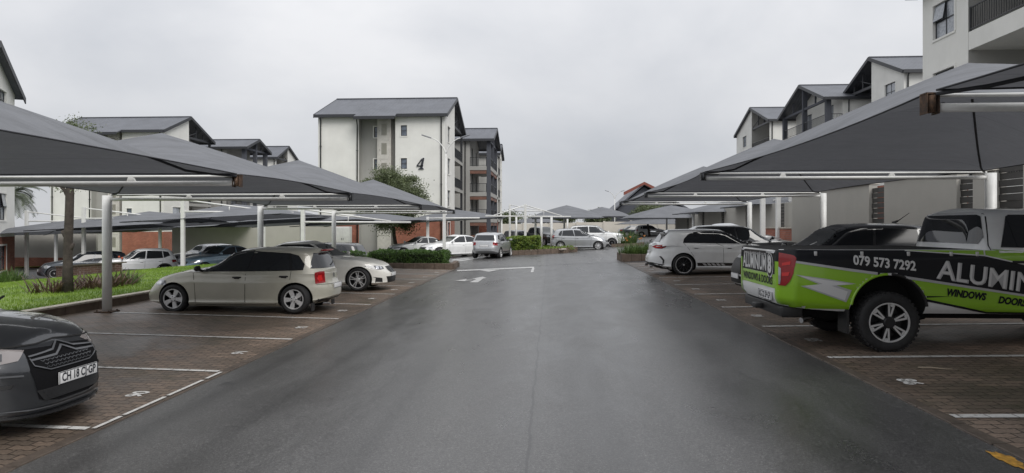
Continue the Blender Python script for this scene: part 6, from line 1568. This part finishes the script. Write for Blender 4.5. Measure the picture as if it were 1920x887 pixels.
sp['trim'] = [('sill_stripe', 's', [(1.48,.30),(3.3,.32),(3.3,.40),(1.46,.405)], M['gloss'], .004), ('diffuser', 'r', [(-.72,.2),(.72,.2),(.78,.34),(.6,.40),(-.6,.40),(-.78,.34)], M['blackp'], .008),
    ('bumper_valance', 's', [(.02,.18),(.66,.17),(.66,.24),(.3,.30),(.06,.385)], M['blackp'], .006), ('air_intake', 's', [(.30,.60),(.36,.60),(.46,.48),(.44,.36),(.40,.36),(.40,.47)], M['blackp'], .006)]
for k in range(5): x = 1.62+.14*k; sp['trim'].append(('sill_stripe', 's', [(x,.385),(x+.085,.385),(x+.16,.32),(x+.075,.32)], M['alloy'], .007))
sp['plates'] = [(-1, 0, .72, None, 0), (1, 0, .45, None, 0)]
def acl_more(root, sh, part):
    b = BM()
    prism(b, [(.52, -.56, 1.375), (.24, -.56, 1.40), (.20, -.54, 1.375), (.52, -.54, 1.34)], (0, 1.1, 0)); part('spoiler', b, M['gloss'])
    for s in (1, -1):
        part('spoiler_fin', sh.side([(.30,1.10),(.34,1.09),(.62,1.36),(.60,1.395),(.42,1.37)], s, .012, .06), M['gloss'])
    b = BM(); tube(b, [(.17, .1, 1.06), (.10, .0, 1.07), (.14, -.3, 1.12)], .013, 6); part('wiper', b, M['blackp'])
    b = BM()
    for s in (1, -1): tube(b, [(.12, s*.52, .27), (.03, s*.52, .27)], .045, 12)
    part('exhaust', b, M['chrome'])
sp['more'] = acl_more
acl = build_car(sp, 'white sporty hatchback with black wheels and striped sill, right bays', 'car'); put(acl, 3.16+2.21, 22.22, .10, 0)
# --- white and black crossover beside the pickup
sp = suv(L=4.3, H=1.60, hw=.895, paint=whitep, roofmat=blackc, roofz=1.0, gnr=14, glass=mat('dark_tinted_glass', (0.008, 0.009, 0.011), 0.12, spec=0.3), style='plain', mirror=(2.9, 1.07, M['gloss']))
sp['dlo'] = [(.50,1.04),(.62,1.42),(1.0,1.50),(2.3,1.50),(2.75,1.25),(3.12,1.035)]
sp['hl'] = [((3.98, .66), (.8, .6), [(-.26,.80),(.14,.80),(.22,.84),(-.05,.88),(-.24,.87)], M['lens'])]
sp['trim'] += [('grille', 'f', [(-.50,.54),(.50,.54),(.56,.70),(.48,.82),(-.48,.82),(-.56,.70)], M['blackp'], .007), ('bumper_valance', 'f', [(-.8,.28),(.8,.28),(.8,.37),(-.8,.37)], M['blackp'], .008), ('fog_light', 'f', [(.58,.50),(.76,.50),(.74,.60),(.62,.60)], M['blackp'], .008), ('fog_light', 'f', [(-.58,.50),(-.76,.50),(-.74,.60),(-.62,.60)], M['blackp'], .008)]
sp['plates'] = [(1, .1, .50, None, 0), (-1, 0, .75, None, 0)]
def two_more(root, sh, part):
    b = BM(); tube(b, [(1.0, 0, 1.60), (.72, 0, 1.80)], [.012, .005], 6); tube(b, [(1.06, 0, 1.60), (.95, 0, 1.635)], .022, 8); part('aerial', b, M['blackp'])
    pt = [(.30+.05*math.cos(k*.524), 1.17+.035*math.sin(k*.524)) for k in range(12)]; part('licence_disc', sh.end(pt, 1, .010, .05, lim=.9), M['plate'])
sp['more'] = two_more
two = build_car(sp, 'white crossover with black roof, nose to the road, behind the green pickup', 'car'); put(two, 3.86+2.15, 14.3, .13, 180)
# --- wrapped pickup
LT = 5.45
sp = dict(L=LT, hw=.95, R=.368, rr=.25, tw=.265, inset=-.02, style='six', wheels=[1.30, 4.48], Ra=.455, arch_dz=.13, paint=greyw,
    shoulder=[(0,1.265),(2.40,1.27),(3.5,1.22),(4.1,1.17),(4.6,1.13),(5.2,1.06),(5.45,.95)], bottom=[(0,.56),(.3,.52),(.75,.49),(1.7,.47),(4.0,.47),(4.9,.46),(5.45,.5)],
    roof=[(2.2,1.775),(2.6,1.80),(3.2,1.81),(3.7,1.78),(4.0,1.65)], xr=[(0,.06),(.1,.0),(.9,0),(.98,.0),(1,.02)], xf=[(0,LT-.1),(.2,LT),(.8,LT-.02),(1,LT-.12)],
    gh=(2.46, 2.58, 4.35, 3.62, .905, .74), w=[(0,.86),(.1,.925),(.35,.95),(.6,.95),(.85,.94),(1,.915)], nr=22, nf=4, gnr=7, gnf=4, crown=.0, capx=0,
    windows=[('f', [(2.68,1.295),(2.80,1.68),(2.84,1.70),(3.42,1.70),(3.92,1.29)])],
    rw=[(-.70,1.335),(.70,1.335),(.74,1.42),(.63,1.685),(.55,1.705),(-.55,1.705),(-.63,1.685),(-.74,1.42)], ws=[(-.72,1.3),(.72,1.3),(.6,1.7),(-.6,1.7)],
    seams=[[(2.47,1.24),(2.50,.48)], [(2.62,1.72),(2.56,1.2),(2.60,.9),(2.58,.52)], [(3.95,1.2),(3.9,.5)], [(2.58,.52),(3.9,.5)]], handles=[(2.86,1.12)], handlemat=M['blackp'], mirror=(3.72, 1.28, M['gloss']),
    hl=[((5.2, .7), (.8, .6), [(-.2,.86),(.16,.86),(.16,1.0),(-.2,.98)], M['lens'])],
    tl=[((.04, .90), (-.66, .75),  [(-.075,.815),(.01,.81),(.06,.86),(.11,.97),(.13,1.16),(.10,1.195),(-.075,1.225)], M['red'], [([(-.073,.83),(-.05,.83),(-.042,.90),(-.042,1.03),(-.073,1.05)], M['lens']), ([(-.03,.93),(.05,.935),(.065,.985),(-.03,.975)], M['lampred']), ([(-.03,1.06),(.07,1.075),(.075,1.12),(-.03,1.095)], M['lampred'])], .018)],
    plates=[(-1, -.36, .65, 'KG 22 SP·GP', 0)])
def bed_top(bm):
    for f in bm.faces:
        c = f.calc_center_median()
        if c.z > 1.235 and c.x < 2.44 and f.normal.z > .7 and abs(c.y) < .93: f.material_index = 1
sp['extra'] = bed_top
def bakkie_more(root, sh, part):
    G, K, W_, S_ = M['livgreen'], M['livblack'], M['livwhite'], M['livgrey']
    def liv(nm, pts, m, e, step=.035):
        for s in (-1, 1): part(nm, sh.side(pts, s, e, step, cut=True), m)
    for pts, m in (([(-.15,.50),(.16,.50),(.16,1.11),(-.15,1.11)], G), ([(-.15,1.11),(.16,1.11),(.16,1.255),(-.15,1.255)], K)):
        for s in (-1, 1): part('wrap_corner', sh.corner([(-s*a, b_) for a, b_ in pts], (.04, s*.90, 0), (-.66, s*.75, 0), .0085, .03), m)
    # bands along the sides, from tail to bonnet
    top = lambda x: 1.262 if x < 2.42 else 1.255-.01*(x-2.42)
    liv('wrap_green', [(.02,.50),(.02,1.14),(.17,1.105),(.79,1.01),(1.16,.955),(1.16,.47),(.8,.485),(.3,.515)], G, .0050)
    liv('wrap_green', [(1.5,.915),(2.5,.765),(3.6,.60),(3.6,.5),(2.52,.498),(1.73,.66),(1.55,.70)], G, .0050)
    liv('wrap_green', [(1.45,1.262),(2.44,1.262),(2.44,1.10),(2.0,1.17)], G, .0050)
    liv('wrap_green', [(2.46,1.27),(2.6,1.275),(4.6,1.1),(4.6,.7),(2.46,1.10)], G, .0050)
    liv('wrap_black', [(.015,1.262),(1.5,1.262),(2.44,1.205),(2.9,1.10),(3.9,.94),(3.9,.56),(2.88,.71),(2.5,.785),(1.5,.93),(1.5,.84),(1.16,.84),(1.16,.985),(.79,1.035),(.17,1.125),(.015,1.155)], K, .0072)
    liv('wrap_white', [(1.5,1.252),(2.44,1.19),(2.9,1.085),(2.9,1.10),(2.44,1.205),(1.5,1.262)], W_, .0094)
    liv('wrap_white', [(.17,1.128),(.79,1.038),(1.16,.988),(1.16,.955),(.79,1.006),(.17,1.10)], S_, .0094)
    liv('wrap_white', [(1.5,.942),(2.5,.788),(3.6,.62),(3.6,.595),(2.5,.76),(1.5,.91)], S_, .0094)
    liv('wrap_bolt', [(.17,.955),(.54,.905),(.90,.845),(.66,.825),(.85,.765),(.79,.615),(.23,.815),(.46,.835)], S_, .0094); liv('wrap_bolt', [(.20,.945),(.50,.895),(.86,.84),(.60,.82),(.80,.75),(.77,.64),(.27,.818),(.50,.842)], W_, .0112)
    liv('wrap_black', [(1.73,.665),(2.5,.505),(3.6,.5),(3.6,.478),(2.5,.482),(1.73,.635)], K, .0094); liv('wrap_black', [(1.70,.70),(2.05,.695),(1.70,.675)], K, .0094)
    def words(s, x0, z0, h, slope, sh_, kx, m, e, nm='lettering', bold=.0, length=None):
        for sd in (-1, 1):
            tb = text_bm(s, h/.72, bold, sh_, kx, 'LEFT'); mn = min(v.co.x for v in tb.verts); mxx = max(v.co.x for v in tb.verts); k = (length/(mxx-mn)) if length else 1
            for v in tb.verts:
                a = (v.co.x-mn)*k
                if sd < 0: v.co = Vector((a+x0, z0+v.co.y+slope*a, 0))           # right side: reading runs forward
                else: v.co = Vector((-(x0+(mxx-mn)*k)+a, z0+v.co.y+slope*((mxx-mn)*k-a), 0))
            grid2(tb, .12); part(nm, sh.lay(tb, (0, 0, 0), (0, sd, 0), e), m)
    words('079 573 7292', .87, 1.135, .115, -.10, 0, .8, W_, .0105, bold=.005, length=.75)
    words('ALUMINIUM', 1.86, 1.02, .235, -.155, .12, .9, M['livgrey'], .0098, bold=.008, length=1.73); words('ALUMINIUM', 1.86, 1.02, .235, -.155, .12, .9, W_, .0120, bold=.0, length=1.71)
    words('WINDOWS', 1.99, .745, .085, -.125, .25, .8, K, .0098, bold=.006, length=.47); words('DOORS', 2.60, .655, .085, -.125, .25, .8, K, .0098, bold=.006, length=.34)
    # tailgate
    def end(nm, pts, m, e): part(nm, sh.end(pts, -1, e, .09, lim=.3), m)
    end('wrap_black', [(-.83,.94),(.83,.94),(.83,1.255),(-.83,1.255)], K, .004); end('wrap_green', [(-.83,.76),(.83,.76),(.83,.937),(-.83,.937)], G, .004)
    end('bumper', [(-.84,.56),(.84,.56),(.84,.745),(-.84,.745)], greyw, .006)
    def rear_words(s, y0, z0, h, kx, m, e, length, bold=.0):
        tb = text_bm(s, h/.72, bold, 0, kx, 'LEFT'); mn = min(v.co.x for v in tb.verts); mxx = max(v.co.x for v in tb.verts); k = length/(mxx-mn)
        for v in tb.verts: v.co = Vector(((v.co.x-mn)*k-y0, z0+v.co.y, 0))
        part('lettering', sh.lay(tb, (0, 0, 0), (-1, 0, 0), e, .3), m)
    rear_words('ALUMINIUM', .68, 1.055, .20, .7, W_, .008, 1.05, .007)
    rear_words('WINDOWS & DOORS', .67, .845, .10, .7, K, .008, 1.30, .004); rear_words('www.aluminium8.co.za', .62, 1.185, .045, .8, W_, .008, 1.0)
    for r1, r2, m, e in ((.135, .165, W_, .008), (.118, .145, K, .010)):
        pt = [(-.53+r1*math.cos(k*.2618), 1.05+r2*math.sin(k*.2618)) for k in range(24)]; end('roundel', pt, m, e)
    rear_words('8', -.455, 1.05, .21, .8, W_, .013, .155, .016)
    b = BM(); box(b, -.03, -.72, 1.205, .0, -.42, 1.225, bevel=.006); box(b, -.03, .60, 1.205, .0, .74, 1.225, bevel=.006); part('tailgate_trim', b, M['chrome'])
    b = BM(); box(b, .05, -.80, .40, .32, .80, .54, bevel=.02); box(b, -.06, -.08, .43, .1, .08, .50, bevel=.01); part('step_bar', b, M['blackp'])
    for s in (1, -1):
        b = BM()
        for x in (.42, .98, 1.54, 2.05, 2.36): box(b, x-.018, s*.925-.02, 1.19, x+.018, s*.925+.02, 1.245, bevel=.006)
        part('rope_hook', b, M['alloy'])
    for s in (1, -1):      # flared arch lips
        for a0, a1, m in ((8, 92, M['blackp']), (92, 174, G)): b = BM(); tube(b, [(1.3+.46*math.cos(R(a)), s*.945, .505+.46*math.sin(R(a))) for a in range(a0, a1, 6)], .018, 8); part('arch_lip', b, m)
        part('side_sill', sh.side([(1.78,.475),(3.9,.475),(3.9,.44),(1.78,.45)], s, .004), M['blackp'])
        part('mud_flap', _flap(s), M['blackp'])
    b = BM(); tube(b, [(1.3, -.8, .375), (1.3, .8, .375)], .06, 10); tube(b, [(4.48, -.8, .375), (4.48, .8, .375)], .05, 10); box(b, .4, -.45, .36, 5.0, -.37, .50); box(b, .4, .37, .36, 5.0, .45, .50); box(b, .5, -.4, .34, 1.0, .4, .50)
    for s in (1, -1): tube(b, [(1.0, s*.62, .18), (1.3, s*.55, .22), (1.9, s*.62, .40)], .03, 8)
    part('chassis', b, M['well'])
    b = BM(); tube(b, [(.62, -.30, .37), (.5, -.55, .35), (.36, -.62, .34)], .035, 10); part('exhaust', b, M['chrome'])
    part('cab_gap', sh.end([(-.86,1.275),(.86,1.275),(.86,1.29),(-.86,1.29)], -1, .004, .1, lim=3.5), M['gap']) if False else None
def _flap(s):
    b = BM(); box(b, .80, s*.80-.13, .22, .83, s*.80+.13, .52); return b
sp['more'] = bakkie_more
bak = build_car(sp, 'lime green, black and white pickup with ALUMINIUM lettering, tail to the road', 'pickup'); put(bak, 2.88+LT/2, 9.45, .10, 0)

# --- the cars further off; px/depth give the spot, deg the heading
def spot(o, px, Y, deg, dz=0, base=None):
    p = at(px, 440, Y); return put(o, p.x, Y, (gz(p.x, Y) if base is None else base)+dz, deg)
kwid = suv(L=3.75, H=1.48, hw=.82, paint=whitep, style='plain', R=.30, mirror=(2.62, .99, M['orange']))
kwid['trim'] += [('wheel_arch', 's', ring_trim(.82*3.75/4.3, .30, .345, .075, .22), M['blackp'], .008), ('wheel_arch', 's', ring_trim(3.45*3.75/4.3, .30, .345, .075, .22), M['blackp'], .008), ('side_cladding', 's', [(1.1,.35),(2.6,.35),(2.6,.47),(1.1,.43)], M['blackp'], .008)]
spot(build_car(kwid, 'white crossover with orange mirrors and black arches beyond the lawn'), 258, 33.5, 218)
spot(build_car(sedan(L=4.5, H=1.47, hw=.88, paint=bluep, style='plain', R=.31, rr=.21), 'steel-blue sedan facing left beyond the lawn, behind the beige hatchback'), 415, 34.5, 240)
spot(build_car(hatch(L=4.3, H=1.45, hw=.89, paint=navy, style='multi', R=.33), 'dark hatchback half hidden by the young tree trunk'), 160, 35.0, 222)
spot(build_car(suv(L=4.2, H=1.55, paint=silv), 'grey car barely showing behind the blue sedan'), 383, 41, 240)
spot(build_car(hatch(L=4.2, H=1.48, hw=.88, paint=blackc), 'black hatchback showing its red lamp behind the white sedan roof'), 606, 31.0, 178, -.05)
spot(build_car(sedan(L=4.6, H=1.42, hw=.9, paint=greyw, style='plain'), 'white sedan at the brick wall, left of another white sedan'), 785, 46, 216)
spot(build_car(sedan(L=4.85, H=1.45, hw=.92, paint=whitep, style='multi', R=.335, trim=[('grille', 'f', [(-.42,.3),(.42,.3),(.26,.5),(.36,.68),(-.36,.68),(-.26,.5)], M['blackp'], .008)]), 'white sedan with spindle grille beside the thin front post'), 850, 42.5, 222)
spot(build_car(suv(L=4.0, H=1.52, hw=.85, paint=silv, style='plain', R=.31), 'silver hatchback seen from behind at the left end of the bright hedge'), 924, 39.6, 80)
spot(build_car(hatch(L=3.95, H=1.47, hw=.86, paint=silv, style='plain', R=.30, tl=[((.1, .72), (-.7, .7), [(-.10,.80),(.12,.80),(.2,1.02),(.02,.98)], M['red'])]), 'silver hatchback with tall red lamp parked across, right of the bright hedge'), 1087, 46.2, -10)
spot(build_car(suv(L=4.5, H=1.66, hw=.93, paint=whitep, style='multi'), 'white off-roader behind the silver hatchback in the centre'), 1117, 50.5, -14)
spot(build_car(suv(L=4.5, H=1.70, hw=.93, paint=darkg), 'dark grey people carrier behind the thin posts in the centre'), 1022, 60, -60)
spot(build_car(hatch(L=4.1, H=1.48, paint=blackc), 'black car seen between the central posts, left of the people carrier'), 975, 62, 60)
spot(build_car(hatch(L=4.0, H=1.46, hw=.86, paint=whitep, style='plain'), 'far white hatchback under the right carport by the cream wall'), 1220, 84, 0, -.12)
spot(build_car(sedan(L=4.5, H=1.45, paint=navy), 'far dark sedan left of the far white hatchback'), 1192, 86, 5, -.12)
# right row beyond the white hatchback
put(build_car(suv(L=4.4, H=1.56, hw=.90, paint=darkg, style='multi', mirror=(3.0, 1.07, darkg)), 'dark grey crossover parked behind the white sporty hatchback'), 4.7+2.25, 24.8, .14, 0)
put(build_car(sedan(L=4.5, H=1.44, hw=.90, paint=silv, style='plain'), 'silver sedan with its bonnet showing behind the two square posts'), 6.85, 27.3, .16, 0)
put(build_car(sedan(L=4.6, H=1.5, hw=.92, paint=silv), 'silver sedan with raked windscreen between square post and grey wall end'), 8.4, 31.0, .3, -4)
